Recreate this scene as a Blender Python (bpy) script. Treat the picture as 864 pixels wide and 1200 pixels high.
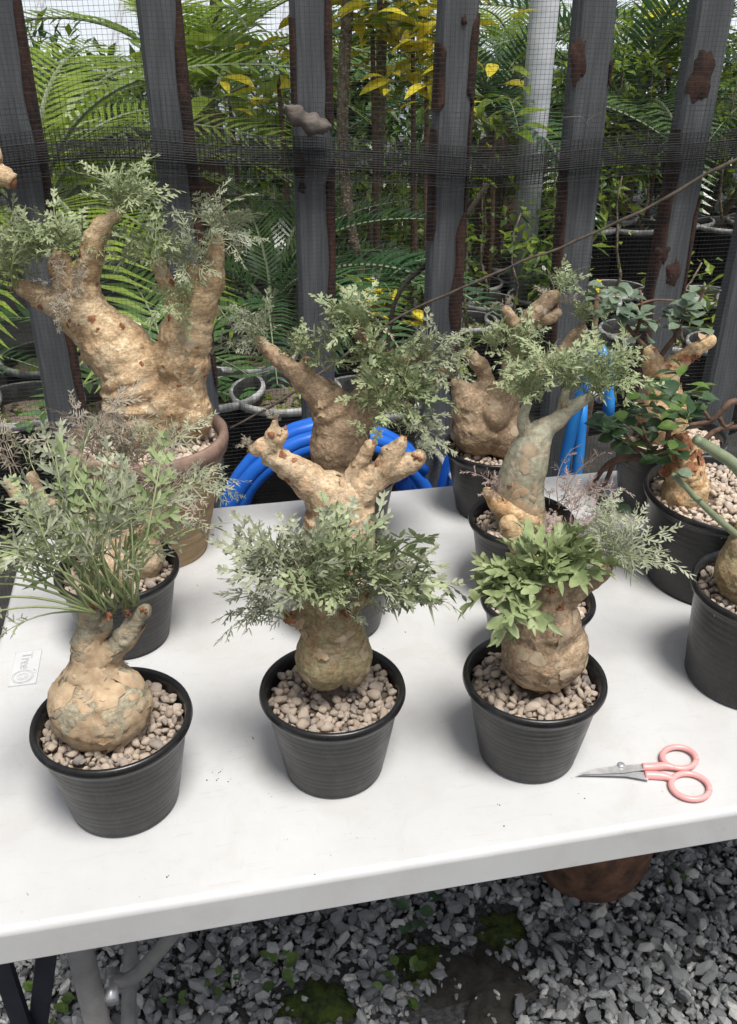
import bpy, bmesh, math, random
import numpy as np
from mathutils import Vector, Matrix, noise
for o in list(bpy.data.objects): bpy.data.objects.remove(o)
S = bpy.context.scene
C = S.collection
R = math.radians
rnd = random.Random(7)
# ---------------------------------------------------------------- camera, sky, sun, exposure
F, PITCH, CAMH, TZ = 1080.0, R(29), 1.444, 0.74
cd = bpy.data.cameras.new('camera'); cam = bpy.data.objects.new('camera', cd); C.objects.link(cam)
cam.location = (0, 0, CAMH); cam.rotation_euler = (R(90) - PITCH, 0, 0)
cd.sensor_fit = 'VERTICAL'; cd.sensor_height = 24; cd.lens = F / 1200 * 24
cd.clip_start = .02; cd.clip_end = 500
S.camera = cam
SUN_EL, SUN_AZ = R(70), R(150)         # high veiled sun, over the photographer's right shoulder
W = bpy.data.worlds.new('World'); S.world = W; W.use_nodes = True
wn = W.node_tree
sky = wn.nodes.new('ShaderNodeTexSky'); sky.sky_type = 'NISHITA'; sky.sun_disc = False
sky.sun_elevation = SUN_EL; sky.sun_rotation = SUN_AZ; sky.dust_density = 3.0; sky.air_density = 1.0; sky.ozone_density = .6
hs = wn.nodes.new('ShaderNodeHueSaturation'); hs.inputs['Saturation'].default_value = .4   # thin white overcast
wn.links.new(sky.outputs[0], hs.inputs['Color']); wn.links.new(hs.outputs[0], wn.nodes['Background'].inputs[0]); wn.nodes['Background'].inputs[1].default_value = .115
sl = bpy.data.lights.new('sun', 'SUN'); sl.energy = 3.8; sl.angle = R(20); sl.color = (1, .975, .935)
sun = bpy.data.objects.new('sun', sl); C.objects.link(sun); sun.location = (1, 3, 6)
sd = Vector((math.sin(SUN_AZ) * math.cos(SUN_EL), math.cos(SUN_AZ) * math.cos(SUN_EL), math.sin(SUN_EL)))
sun.rotation_euler = sd.to_track_quat('Z', 'Y').to_euler()
S.view_settings.view_transform = 'Standard'; S.view_settings.look = 'None'
S.view_settings.exposure = 0.14; S.view_settings.gamma = 1
S.render.resolution_x, S.render.resolution_y = 737, 1024

# ---------------------------------------------------------------- pixel directions -> places
cP, sP = math.cos(PITCH), math.sin(PITCH)
def ray(px, py):
    v = (600 - py) / F
    return Vector(((px - 432) / F, cP + v * sP, -sP + v * cP))
CAM = Vector((0, 0, CAMH))
def onz(px, py, z=TZ):
    d = ray(px, py); return CAM + d * ((z - CAMH) / d.z)
def atY(px, py, Y):
    d = ray(px, py); return CAM + d * (Y / d.y)
def dep(p): return p.y * cP - (p.z - CAMH) * sP
TA = R(11.3); U = Vector((math.cos(TA), math.sin(TA), 0)); V = Vector((-math.sin(TA), math.cos(TA), 0))
CORNER = Vector((-.381, .508, 0))
def tab(u, v, z=TZ): return CORNER + U * u + V * v + Vector((0, 0, z))
FV = 1.0                                  # the fence runs parallel to the table, a hand's breadth behind it
def fence_at(px, py, off=0.0):
    d = ray(px, py); o = tab(0, FV + off, 0); t = (o - CAM).dot(V) / d.dot(V); return CAM + d * t

# ---------------------------------------------------------------- helpers
def tag(o, label=None, cat=None, group=None, kind=None):
    if label: o['label'] = label
    if cat: o['category'] = cat
    if group: o['group'] = group
    if kind: o['kind'] = kind
    return o
def empty(name, loc, label, cat, group=None):
    o = bpy.data.objects.new(name, None); C.objects.link(o); o.location = loc; o.empty_display_size = .05
    return tag(o, label, cat, group)
def link(name, me, parent=None, world=None):
    o = bpy.data.objects.new(name, me); C.objects.link(o)
    if parent is not None: o.parent = parent
    if world is not None:
        o.matrix_local = (Matrix.Translation(-wl(parent)) @ world) if parent is not None else world
    return o
def wl(p):
    v = Vector((0, 0, 0))
    while p is not None: v = v + p.location; p = p.parent
    return v
class MB:
    def __init__(s): s.v = []; s.f = []; s.m = []
    def add(s, vs, fs, m=0):
        n = len(s.v); s.v += [tuple(p) for p in vs]; s.f += [tuple(i + n for i in f) for f in fs]; s.m += [m] * len(fs)
    def tube(s, pts, rs, n=8, m=0, cap=True):
        pts = [Vector(p) for p in pts]
        if not hasattr(rs, '__len__'): rs = [rs] * len(pts)
        vs = []; up = None
        for i, p in enumerate(pts):
            t = (pts[min(i + 1, len(pts) - 1)] - pts[max(i - 1, 0)])
            t = t.normalized() if t.length > 1e-9 else Vector((0, 0, 1))
            if up is None: up = Vector((0, 0, 1)) if abs(t.z) < .9 else Vector((1, 0, 0))
            a = t.cross(up)
            if a.length < 1e-6: a = t.cross(Vector((0, 1, 0)))
            a.normalize(); b = a.cross(t); up = b
            for k in range(n):
                w = 2 * math.pi * k / n; vs.append(p + (a * math.cos(w) + b * math.sin(w)) * rs[i])
        fs = [(i * n + k, i * n + (k + 1) % n, (i + 1) * n + (k + 1) % n, (i + 1) * n + k) for i in range(len(pts) - 1) for k in range(n)]
        if cap: fs += [tuple(range(n - 1, -1, -1)), tuple((len(pts) - 1) * n + k for k in range(n))]
        s.add(vs, fs, m)
    def box(s, c, ax, ay, az, m=0):
        c = Vector(c)
        vs = [c + ax * x + ay * y + az * z for x in (-1, 1) for y in (-1, 1) for z in (-1, 1)]
        s.add(vs, [(0, 1, 3, 2), (4, 6, 7, 5), (0, 4, 5, 1), (2, 3, 7, 6), (0, 2, 6, 4), (1, 5, 7, 3)], m)
    def ell(s, c, rx, ry, rz, m=0, sub=2):
        bm = bmesh.new(); bmesh.ops.create_icosphere(bm, subdivisions=sub, radius=1)
        bm.verts.index_update()
        s.add([(c[0] + v.co.x * rx, c[1] + v.co.y * ry, c[2] + v.co.z * rz) for v in bm.verts], [tuple(v.index for v in f.verts) for f in bm.faces], m); bm.free()
    def lathe(s, prof, n=56, m=0, c=(0, 0, 0), close=False):
        vs = [(c[0] + r * math.cos(2 * math.pi * k / n), c[1] + r * math.sin(2 * math.pi * k / n), c[2] + z) for r, z in prof for k in range(n)]
        fs = [(i * n + k, i * n + (k + 1) % n, (i + 1) * n + (k + 1) % n, (i + 1) * n + k) for i in range(len(prof) - 1) for k in range(n)]
        if close: fs += [tuple(range(n - 1, -1, -1))]
        s.add(vs, fs, m)
    def mesh(s, name, mats, smooth=True):
        me = bpy.data.meshes.new(name); me.from_pydata(s.v, [], s.f)
        for mt in (mats if isinstance(mats, (list, tuple)) else [mats]): me.materials.append(mt)
        if len(me.polygons):
            me.polygons.foreach_set('material_index', s.m)
            me.polygons.foreach_set('use_smooth', [smooth] * len(me.polygons))
        me.update(); return me
    def build(s, name, mats, parent=None, smooth=True, origin=None):
        """vertices in world coordinates; origin (or the parent's place) becomes the object's origin"""
        o0 = wl(parent) if parent is not None else Vector(tuple(origin) if origin is not None else (0, 0, 0))
        s.v = [(v[0] - o0.x, v[1] - o0.y, v[2] - o0.z) for v in s.v]
        o = link(name, s.mesh(name, mats, smooth), parent)
        if parent is None: o.location = o0
        return o
def bez(pts, n=6):
    """Catmull-Rom resampling of (x,y,z,r) tuples"""
    P = [np.array(p, float) for p in pts]
    if len(P) < 3:
        return [P[0] + (P[-1] - P[0]) * t for t in np.linspace(0, 1, n + 1)]
    P = [2 * P[0] - P[1]] + P + [2 * P[-1] - P[-2]]; out = []
    for i in range(1, len(P) - 2):
        for k in range(n):
            t = k / n
            out.append(.5 * (2 * P[i] + (P[i + 1] - P[i - 1]) * t + (2 * P[i - 1] - 5 * P[i] + 4 * P[i + 1] - P[i + 2]) * t * t + (3 * P[i] - P[i - 1] - 3 * P[i + 1] + P[i + 2]) * t ** 3))
    out.append(P[-2]); return out

# ---------------------------------------------------------------- materials
def mat(name):
    m = bpy.data.materials.new(name); m.use_nodes = True
    nt = m.node_tree; return m, nt, nt.nodes['Principled BSDF']
def nd(nt, typ, **kw):
    n = nt.nodes.new('ShaderNode' + typ)
    for k, v in kw.items():
        if k in n.inputs: n.inputs[k].default_value = v
        else: setattr(n, k, v)
    return n
def ramp(nt, fac, stops):
    r = nt.nodes.new('ShaderNodeValToRGB'); e = r.color_ramp.elements
    while len(e) < len(stops): e.new(.5)
    for i, (p, c) in enumerate(stops):
        e[i].position = p; e[i].color = (*c, 1) if len(c) == 3 else c
    nt.links.new(fac, r.inputs[0]); return r.outputs[0]
def mix(nt, fac, a, b, mode='MIX'):
    n = nt.nodes.new('ShaderNodeMix'); n.data_type = 'RGBA'; n.blend_type = mode
    for s, v in ((n.inputs[0], fac), (n.inputs[6], a), (n.inputs[7], b)):
        if isinstance(v, (int, float)): s.default_value = v
        elif isinstance(v, tuple): s.default_value = (*v, 1)
        else: nt.links.new(v, s)
    return n.outputs[2]
def coords(nt, scale=(1, 1, 1)):
    t = nt.nodes.new('ShaderNodeTexCoord'); mp = nt.nodes.new('ShaderNodeMapping'); mp.inputs['Scale'].default_value = scale
    nt.links.new(t.outputs['Object'], mp.inputs[0]); return mp.outputs[0]
def nz(nt, co, scale, detail=4, rough=.6, dist=0):
    n = nd(nt, 'TexNoise', Scale=scale, Detail=detail, Roughness=rough, Distortion=dist)
    nt.links.new(co, n.inputs['Vector']); return n.outputs['Fac']
def bump(nt, h, bs, strength=.4, dist=.002, chain=None):
    b = nd(nt, 'Bump', Strength=strength, Distance=dist); nt.links.new(h, b.inputs['Height'])
    if chain is not None: nt.links.new(chain, b.inputs['Normal'])
    nt.links.new(b.outputs[0], bs.inputs['Normal']); return b.outputs[0]
def setc(nt, bs, col, rough):
    if isinstance(col, tuple): bs.inputs['Base Color'].default_value = (*col, 1)
    else: nt.links.new(col, bs.inputs['Base Color'])
    if isinstance(rough, (int, float)): bs.inputs['Roughness'].default_value = rough
    else: nt.links.new(rough, bs.inputs['Roughness'])
def m_noise(name, a, b, scale, rough=.6, bs_=.3, bd=.001, detail=5, c=None, sc=(1, 1, 1), spec=.5, met=0):
    m, nt, bs = mat(name); co = coords(nt, sc); f = nz(nt, co, scale, detail)
    st = [(.35, a), (.65, b)] if c is None else [(.3, a), (.5, b), (.7, c)]
    setc(nt, bs, ramp(nt, f, st), rough); bs.inputs['Specular IOR Level'].default_value = spec; bs.inputs['Metallic'].default_value = met
    if bs_: bump(nt, nz(nt, co, scale * 3, 5), bs, bs_, bd)
    return m
def m_bark(name, base, light, patch, crack, scale=1.0, fibre=.5):
    m, nt, bs = mat(name); co = coords(nt)
    big = nz(nt, co, 16 * scale, 4, .6, .4); pt = nz(nt, co, 32 * scale, 5, .65, 1.2)
    c = ramp(nt, big, [(.32, base), (.66, light)])
    pm = ramp(nt, pt, [(.52, (0, 0, 0)), (.57, (1, 1, 1))]); c = mix(nt, pm, c, patch)
    v = nd(nt, 'TexVoronoi', Scale=70 * scale, feature='DISTANCE_TO_EDGE')
    wv = nd(nt, 'TexNoise', Scale=45 * scale, Detail=4); nt.links.new(co, wv.inputs['Vector'])
    wm = nt.nodes.new('ShaderNodeVectorMath'); wm.operation = 'MULTIPLY_ADD'; wm.inputs[1].default_value = (.03, .03, .03)
    nt.links.new(wv.outputs['Color'], wm.inputs[0]); nt.links.new(co, wm.inputs[2]); nt.links.new(wm.outputs[0], v.inputs['Vector'])
    cr = ramp(nt, v.outputs['Distance'], [(0.0, (1, 1, 1)), (.06, (0, 0, 0))])
    ck = nt.nodes.new('ShaderNodeMath'); ck.operation = 'MULTIPLY'; nt.links.new(cr, ck.inputs[0])
    msk = ramp(nt, nz(nt, co, 22 * scale, 3), [(.5, (0, 0, 0)), (.65, (.5, .5, .5))]); nt.links.new(msk, ck.inputs[1])
    c = mix(nt, ck.outputs[0], c, crack)
    fine = nz(nt, co, 220 * scale, 5, .7)
    c = mix(nt, .75, c, ramp(nt, fine, [(.3, (.25, .23, .2)), (.7, (.82, .8, .76))]), 'OVERLAY')
    dk = ramp(nt, nz(nt, co, 60 * scale, 3, .5, 2), [(.62, (0, 0, 0)), (.75, (.55, .55, .55))]); c = mix(nt, dk, c, crack)
    wr = ramp(nt, nz(nt, coords(nt, (1, 1, 4.5)), 30 * scale, 5, .7, 1.5), [(.46, (0, 0, 0)), (.5, (.6, .6, .6)), (.54, (0, 0, 0))]); c = mix(nt, wr, c, crack)
    setc(nt, bs, c, .66); bs.inputs['Specular IOR Level'].default_value = .3
    b1 = bump(nt, pm, bs, .35, .0012); b2 = bump(nt, fine, bs, fibre, .0012, b1); bump(nt, nz(nt, co, 90 * scale, 4), bs, .5, .002, b2)
    return m
def m_leaf(name, a, b, trans=.2, rough=.5, vein=None, spec=.4, nscale=5):
    m, nt, bs = mat(name); oi = nt.nodes.new('ShaderNodeObjectInfo'); co = coords(nt)
    isl = nt.nodes.new('ShaderNodeNewGeometry')
    c = mix(nt, oi.outputs['Random'], a, b)
    c2 = ramp(nt, nz(nt, co, nscale, 3), [(.3, (.6, .62, .6)), (.7, (1.15, 1.15, 1.12))]); c = mix(nt, .8, c, c2, 'MULTIPLY')
    c3 = ramp(nt, isl.outputs['Random Per Island'], [(0, (.75, .78, .72)), (1, (1.15, 1.12, 1.1))]); c = mix(nt, .8, c, c3, 'MULTIPLY')
    setc(nt, bs, c, rough); bs.inputs['Specular IOR Level'].default_value = spec
    tr = nt.nodes.new('ShaderNodeBsdfTranslucent'); nt.links.new(c, tr.inputs[0])
    ms = nt.nodes.new('ShaderNodeMixShader'); ms.inputs[0].default_value = trans
    nt.links.new(bs.outputs[0], ms.inputs[1]); nt.links.new(tr.outputs[0], ms.inputs[2])
    nt.links.new(ms.outputs[0], nt.nodes['Material Output'].inputs[0]); return m
def m_stone(name, stops, bscale=250, rough=.85):
    m, nt, bs = mat(name); co = coords(nt); oi = nt.nodes.new('ShaderNodeObjectInfo'); g = nt.nodes.new('ShaderNodeNewGeometry')
    ad = nt.nodes.new('ShaderNodeMath'); ad.operation = 'ADD'; nt.links.new(oi.outputs['Random'], ad.inputs[0]); nt.links.new(g.outputs['Random Per Island'], ad.inputs[1])
    fr = nt.nodes.new('ShaderNodeMath'); fr.operation = 'FRACT'; nt.links.new(ad.outputs[0], fr.inputs[0])
    c = ramp(nt, fr.outputs[0], stops)
    f = nz(nt, co, bscale, 4, .7); c = mix(nt, .55, c, ramp(nt, f, [(.3, (.2, .2, .2)), (.7, (.85, .85, .85))]), 'OVERLAY')
    setc(nt, bs, c, rough); bs.inputs['Specular IOR Level'].default_value = .3
    bump(nt, f, bs, .7, .0015); return m

M = {}
# matt white moulded plastic of the table, lightly scuffed and dirty
m, nt, bs = mat('table_plastic'); co = coords(nt)
c = ramp(nt, nz(nt, co, 3.2, 6, .65), [(.3, (.49, .487, .478)), (.65, (.585, .585, .58))])
st = ramp(nt, nz(nt, co, 11, 6, .7, .8), [(.5, (0, 0, 0)), (.74, (.45, .45, .45))]); c = mix(nt, st, c, (.45, .425, .39))
sc = ramp(nt, nz(nt, coords(nt, (1, 9, 1)), 26, 3, .5, .6), [(.63, (0, 0, 0)), (.68, (.4, .4, .4))]); c = mix(nt, sc, c, (.47, .46, .445))
sc2 = ramp(nt, nz(nt, coords(nt, (7, 1.3, 1)), 20, 3, .5, 1.2), [(.67, (0, 0, 0)), (.71, (.22, .22, .22))]); c = mix(nt, sc2, c, (.46, .45, .435))
sp = ramp(nt, nz(nt, co, 260, 2, .5), [(.735, (0, 0, 0)), (.765, (.6, .6, .6))]); c = mix(nt, sp, c, (.3, .27, .23))
setc(nt, bs, c, .5); bs.inputs['Specular IOR Level'].default_value = .4
bump(nt, nz(nt, co, 420, 3), bs, .18, .0006); M['table'] = m
m, nt, bs = mat('name_plate_plastic'); co = coords(nt); setc(nt, bs, ramp(nt, nz(nt, co, 40, 4), [(.3, (.55, .55, .548)), (.7, (.59, .59, .588))]), .42); M['plate'] = m
# black nursery plastic with a film of dust
m, nt, bs = mat('black_plastic'); co = coords(nt)
c = ramp(nt, nz(nt, co, 26, 6, .7, .5), [(.35, (.006, .006, .007)), (.72, (.018, .018, .018))])
sp = ramp(nt, nz(nt, co, 240, 3, .6), [(.66, (0, 0, 0)), (.74, (.5, .5, .5))]); c = mix(nt, sp, c, (.12, .11, .1))
du = ramp(nt, nz(nt, coords(nt, (1, 1, .25)), 55, 5, .7, .6), [(.54, (0, 0, 0)), (.74, (.15, .15, .15))]); c = mix(nt, du, c, (.13, .122, .11))
setc(nt, bs, c, ramp(nt, nz(nt, co, 30, 4), [(.3, (.24,) * 3), (.7, (.42,) * 3)])); bs.inputs['Specular IOR Level'].default_value = .45; M['black'] = m
M['black_old'] = m_noise('weathered_black_plastic', (.012, .012, .013), (.03, .03, .03), 30, .5, .2, .001, c=(.05, .049, .047))
M['rim_old'] = m_noise('dusty_rim', (.12, .12, .12), (.42, .415, .405), 25, .6, .2, .001)
m, nt, bs = mat('clay_pot'); co = coords(nt)
c = ramp(nt, nz(nt, coords(nt, (1, 1, 9)), 14, 5, .65, .3), [(.28, (.17, .10, .055)), (.5, (.32, .215, .12)), (.72, (.43, .32, .2))])
c = mix(nt, ramp(nt, nz(nt, co, 24, 5), [(.52, (0, 0, 0)), (.7, (.6, .6, .6))]), c, (.2, .16, .08))
setc(nt, bs, c, .85); bump(nt, nz(nt, coords(nt, (1, 1, 6)), 120, 4), bs, .6, .002); M['clay'] = m
M['clay_rim'] = m_noise('clay_rim', (.17, .105, .08), (.3, .2, .155), 40, .75, .4, .001)
M['terracotta'] = m_noise('mottled_terracotta', (.025, .017, .012), (.13, .065, .038), 26, .9, .6, .002, c=(.24, .12, .07))
M['soil'] = m_noise('soil', (.1, .08, .06), (.26, .2, .155), 160, .95, .8, .004)
M['pumice'] = m_stone('pumice', [(0, (.38, .3, .235)), (.2, (.5, .405, .32)), (.45, (.56, .455, .36)), (.62, (.42, .36, .3)), (.78, (.59, .475, .38)), (.92, (.26, .235, .215)), (1, (.47, .375, .305))])
M['gravel'] = m_stone('crushed_limestone', [(0, (.115, .119, .12)), (.35, (.21, .214, .215)), (.7, (.3, .303, .3)), (.9, (.42, .42, .41)), (1, (.58, .56, .52))], 120, .7)
M['ground'] = m_noise('gravel_bed', (.04, .04, .04), (.16, .16, .16), 110, .95, .9, .01)
M['mat'] = m_noise('weed_mat', (.012, .012, .012), (.04, .037, .033), 8, .85, .4, .003)
M['moss'] = m_noise('moss', (.012, .022, .005), (.07, .1, .012), 55, .95, 1, .006)
M['dirt'] = m_noise('damp_dirt', (.02, .018, .015), (.055, .05, .04), 50, .95, .8, .006)
M['bark_tan'] = m_bark('tan_bark', (.39, .26, .145), (.58, .44, .28), (.62, .49, .33), (.16, .085, .045))
M['bark_grey'] = m_bark('papery_bark', (.3, .265, .19), (.37, .35, .265), (.44, .35, .23), (.2, .13, .08), 1.0)
M['bark_green'] = m_bark('olive_bark', (.27, .215, .12), (.37, .33, .2), (.34, .25, .14), (.2, .11, .06), .9)
M['bark_pale'] = m_bark('pale_bark', (.41, .3, .19), (.55, .46, .33), (.57, .41, .265), (.26, .14, .075), 1.1)
M['bark_brown'] = m_bark('brown_bark', (.28, .2, .13), (.41, .31, .21), (.43, .32, .22), (.15, .09, .055), 1.2)
M['bark_cream'] = m_bark('cream_bark', (.48, .34, .19), (.58, .44, .27), (.5, .32, .17), (.22, .12, .06), .8)
M['bark_smooth'] = m_bark('grey_green_bark', (.34, .34, .26), (.43, .43, .34), (.44, .4, .3), (.3, .24, .17), .5, .15)
M['twig'] = m_noise('twig_bark', (.06, .035, .022), (.17, .1, .065), 80, .85, .6, .001)
M['scar'] = m_noise('leaf_scar', (.16, .055, .025), (.36, .17, .08), 160, .85, .7, .001)
M['flake'] = m_noise('bark_flake', (.37, .255, .15), (.52, .385, .245), 110, .8, .4, .001)
M['flake_grey'] = m_noise('grey_bark_flake', (.33, .25, .165), (.47, .37, .25), 80, .8, .4, .001)
M['l_grey'] = m_leaf('grey_green_leaf', (.29, .315, .215), (.43, .445, .33))
M['l_green'] = m_leaf('soft_green_leaf', (.26, .33, .15), (.41, .47, .25))
M['l_sage'] = m_leaf('sage_leaf', (.29, .345, .19), (.43, .475, .285))
M['l_pink'] = m_leaf('pinkish_dry_leaf', (.33, .29, .23), (.44, .38, .315))
M['l_purple'] = m_leaf('purple_flower_stalk', (.38, .27, .26), (.52, .4, .38))
M['l_dark'] = m_leaf('dark_glossy_leaf', (.035, .075, .035), (.08, .14, .06), .15, .35, spec=.5)
M['l_bright'] = m_leaf('bright_glossy_leaf', (.09, .16, .035), (.17, .26, .07), .3, .35, spec=.5)
M['l_blue'] = m_leaf('blue_green_round_leaf', (.1, .15, .1), (.2, .26, .18), .15, .45)
M['petiole'] = m_noise('petiole', (.24, .3, .12), (.36, .4, .2), 60, .5, 0)
M['petiole_pink'] = m_noise('pinkish_petiole', (.3, .22, .18), (.4, .32, .25), 60, .5, 0)
M['stem_green'] = m_noise('green_stem', (.15, .185, .1), (.24, .275, .17), 50, .5, .3, .001)
M['cycad'] = m_leaf('cycad_leaf', (.04, .11, .045), (.13, .22, .075), .3, .24, spec=.9, nscale=6)
M['cycad_lime'] = m_leaf('lime_palm_leaf', (.22, .33, .04), (.38, .48, .1), .5, .35, nscale=6)
M['shrub'] = m_leaf('shrub_leaf', (.05, .11, .025), (.15, .23, .05), .32, .28, spec=.8, nscale=4)
M['shrub_lime'] = m_leaf('lime_shrub_leaf', (.16, .25, .025), (.28, .36, .05), .45, .35, nscale=4)
M['yellow'] = m_leaf('yellow_croton_leaf', (.7, .58, .04), (.9, .76, .08), .35, .4, nscale=8)
M['trunk_far'] = m_noise('speckled_trunk', (.06, .045, .03), (.2, .16, .11), 60, .9, .8, .01, c=(.42, .36, .27))
M['stick'] = m_noise('dry_stick', (.04, .03, .022), (.1, .075, .055), 60, .9, .6, .002, sc=(1, 1, .3))
M['drift'] = m_noise('weathered_wood', (.07, .055, .045), (.17, .145, .125), 40, .9, .8, .003, sc=(.3, 1, 1))
m, nt, bs = mat('grey_painted_board'); co = coords(nt)
c = ramp(nt, nz(nt, coords(nt, (5, 5, .5)), 9, 6, .65, .4), [(.25, (.05, .052, .056)), (.5, (.095, .1, .105)), (.75, (.16, .165, .17))])
c = mix(nt, ramp(nt, nz(nt, co, 13, 5, .7, 1), [(.62, (0, 0, 0)), (.76, (.7, .7, .7))]), c, (.14, .11, .085))
setc(nt, bs, c, .7); bump(nt, nz(nt, coords(nt, (6, 6, .4)), 40, 5), bs, .5, .003); M['board'] = m
M['bark_edge'] = m_noise('red_brown_bark_edge', (.022, .012, .009), (.085, .036, .022), 45, .9, .9, .004, sc=(1, 1, .5))
M['net'] = m_noise('black_net', (.014, .014, .015), (.03, .03, .03), 60, .5, 0)
M['hose'] = m_noise('blue_hose', (.01, .1, .5), (.018, .15, .62), 12, .32, .1, .001)
M['hose_lt'] = m_noise('light_blue_hose', (.02, .2, .6), (.03, .26, .7), 12, .35, .1, .001)
M['pink'] = m_noise('pink_plastic', (.80, .33, .31), (.84, .37, .35), 20, .35, 0)
M['steel'] = m_noise('steel', (.5, .5, .51), (.68, .68, .69), 50, .3, .1, .0003, met=.6)
M['steel_dk'] = m_noise('dirty_steel', (.38, .37, .365), (.62, .61, .6), 60, .35, .1, .0003, met=.35)
M['leg'] = m_noise('grey_powder_coat', (.2, .195, .185), (.27, .26, .25), 40, .45, .2, .0006)
M['dark_metal'] = m_noise('black_metal', (.006, .008, .014), (.014, .018, .03), 20, .45, 0)
M['white_post'] = m_noise('white_paint', (.36, .375, .4), (.52, .535, .56), 12, .7, .2, .002)
m, nt, bs = mat('greenhouse_film'); co = coords(nt); setc(nt, bs, ramp(nt, nz(nt, co, 1.2, 4), [(.3, (.82, .86, .9)), (.7, (.9, .92, .94))]), .6)
tr = nt.nodes.new('ShaderNodeBsdfTranslucent'); tr.inputs[0].default_value = (.85, .9, .95, 1); ms = nt.nodes.new('ShaderNodeMixShader'); ms.inputs[0].default_value = .6
nt.links.new(bs.outputs[0], ms.inputs[1]); nt.links.new(tr.outputs[0], ms.inputs[2]); nt.links.new(ms.outputs[0], nt.nodes['Material Output'].inputs[0]); M['film'] = m

# ---------------------------------------------------------------- ground
def sheet(name, x0, x1, y0, y1, z, mt, kind='structure', n=2):
    b = MB(); b.add([(x0, y0, z), (x1, y0, z), (x1, y1, z), (x0, y1, z)], [(0, 1, 2, 3)]); o = b.build(name, mt); o['kind'] = kind; return o
ground = sheet('ground', -150, 150, -150, 150, 0, M['ground'])
wm_ = sheet('weed_mat_path', -7, 8, 1.85, 11, .004, M['mat'])

def stone_mesh(name, mt, seed, sub, angular, flat=.75):
    r = random.Random(seed); bm = bmesh.new(); bmesh.ops.create_icosphere(bm, subdivisions=sub, radius=.5)
    sx, sy, sz = 1, r.uniform(.65, .95), flat * r.uniform(.75, 1.1)
    pl = [(Vector((r.gauss(0, 1), r.gauss(0, 1), r.gauss(0, 1))).normalized(), r.uniform(.27, .4)) for _ in range(angular)]
    off = Vector((r.random() * 50, r.random() * 50, r.random() * 50))
    for v in bm.verts:
        for n_, d in pl:
            q = v.co.dot(n_) - d
            if q > 0: v.co -= n_ * q * .97
        v.co *= 1 + .16 * noise.noise(v.co * 3 + off)
        v.co = Vector((v.co.x * sx, v.co.y * sy, v.co.z * sz))
    me = bpy.data.meshes.new(name); bm.to_mesh(me); bm.free(); me.materials.append(mt)
    me.polygons.foreach_set('use_smooth', [sub > 1] * len(me.polygons)); return me
PUM = [stone_mesh('stone', M['pumice'], 100 + i, 2, 11, .8) for i in range(16)]
PUML = [stone_mesh('stone', M['pumice'], 130 + i, 1, 4) for i in range(8)]
GRA = [stone_mesh('stone', M['gravel'], 160 + i, 1, 9, .6) for i in range(14)]
def rot_rand(r): return Matrix.Rotation(r.uniform(0, 6.28), 4, 'Z') @ Matrix.Rotation(r.gauss(0, .5), 4, 'X') @ Matrix.Rotation(r.gauss(0, .5), 4, 'Y')
def joined(name, meshes, mats_, parent, mt, smooth=True):
    """many small pieces in one mesh; mats_ = list of (mesh index, 4x4)"""
    vs = []; fs = []; n = 0
    cache = [(np.array([v.co[:] for v in me.vertices]), np.array([p.vertices[:] for p in me.polygons])) for me in meshes]
    for k, mx in mats_:
        a, f = cache[k]; A = np.array(mx); vs.append(a @ A[:3, :3].T + A[:3, 3]); fs.append(f + n); n += len(a)
    me = bpy.data.meshes.new(name); me.from_pydata(np.concatenate(vs).tolist(), [], np.concatenate(fs).tolist()); me.materials.append(mt)
    me.polygons.foreach_set('use_smooth', [smooth] * len(me.polygons)); me.update()
    o = link(name, me, parent); o['kind'] = 'stuff'; return o

BALD = [(onz(588, 1092, 0), .05, .055), (onz(492, 1128, 0), .05, .05), (onz(570, 1160, 0), .085, .06), (onz(545, 1195, 0), .09, .05), (onz(375, 1180, 0), .06, .05)]
def bald(x, y):
    for c_, a, b_ in BALD:
        if ((x - c_.x) / a) ** 2 + ((y - c_.y) / b_) ** 2 < 1 + .5 * noise.noise(Vector((x * 30, y * 30, 0))): return True
    return False
r = random.Random(3); big = []; small = []
def vis(x, y):
    p = Vector((x, y, 0)); d_ = dep(p); px = 432 + F * x / d_; v = y * sP + (0 - CAMH) * cP; py = 600 - F * v / d_
    return 90 < px < 880 and 1130 - .17 * px < py < 1215
pts_ = []
for k in range(17000):
    if k < 13500: x = r.uniform(-.62, .95); y = r.uniform(.72, 1.5)
    else: x = r.uniform(-1.4, 1.8); y = r.uniform(.1, 1.75)
    sz = r.choice([.011, .013, .016, .019, .024, .029]) * r.uniform(.8, 1.2)
    if bald(x, y):
        if r.random() > .1: continue
        sz *= .6
    mx = Matrix.Translation((x, y, sz * .18 + r.uniform(0, .016))) @ rot_rand(r) @ Matrix.Diagonal((sz * r.uniform(1, 1.35), sz, sz, 1))
    pts_.append((sz, x, y, mx))
pts_.sort(key=lambda t: -t[0]); n_ind = 0
for sz, x, y, mx in pts_:
    if n_ind < 300 and vis(x, y):
        link('stone', GRA[n_ind % 14], ground, Matrix.Translation((0, 0, .007)) @ mx); n_ind += 1
    else: small.append((r.randrange(14), mx))
joined('gravel', GRA, small, ground, M['gravel'], False)
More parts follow.
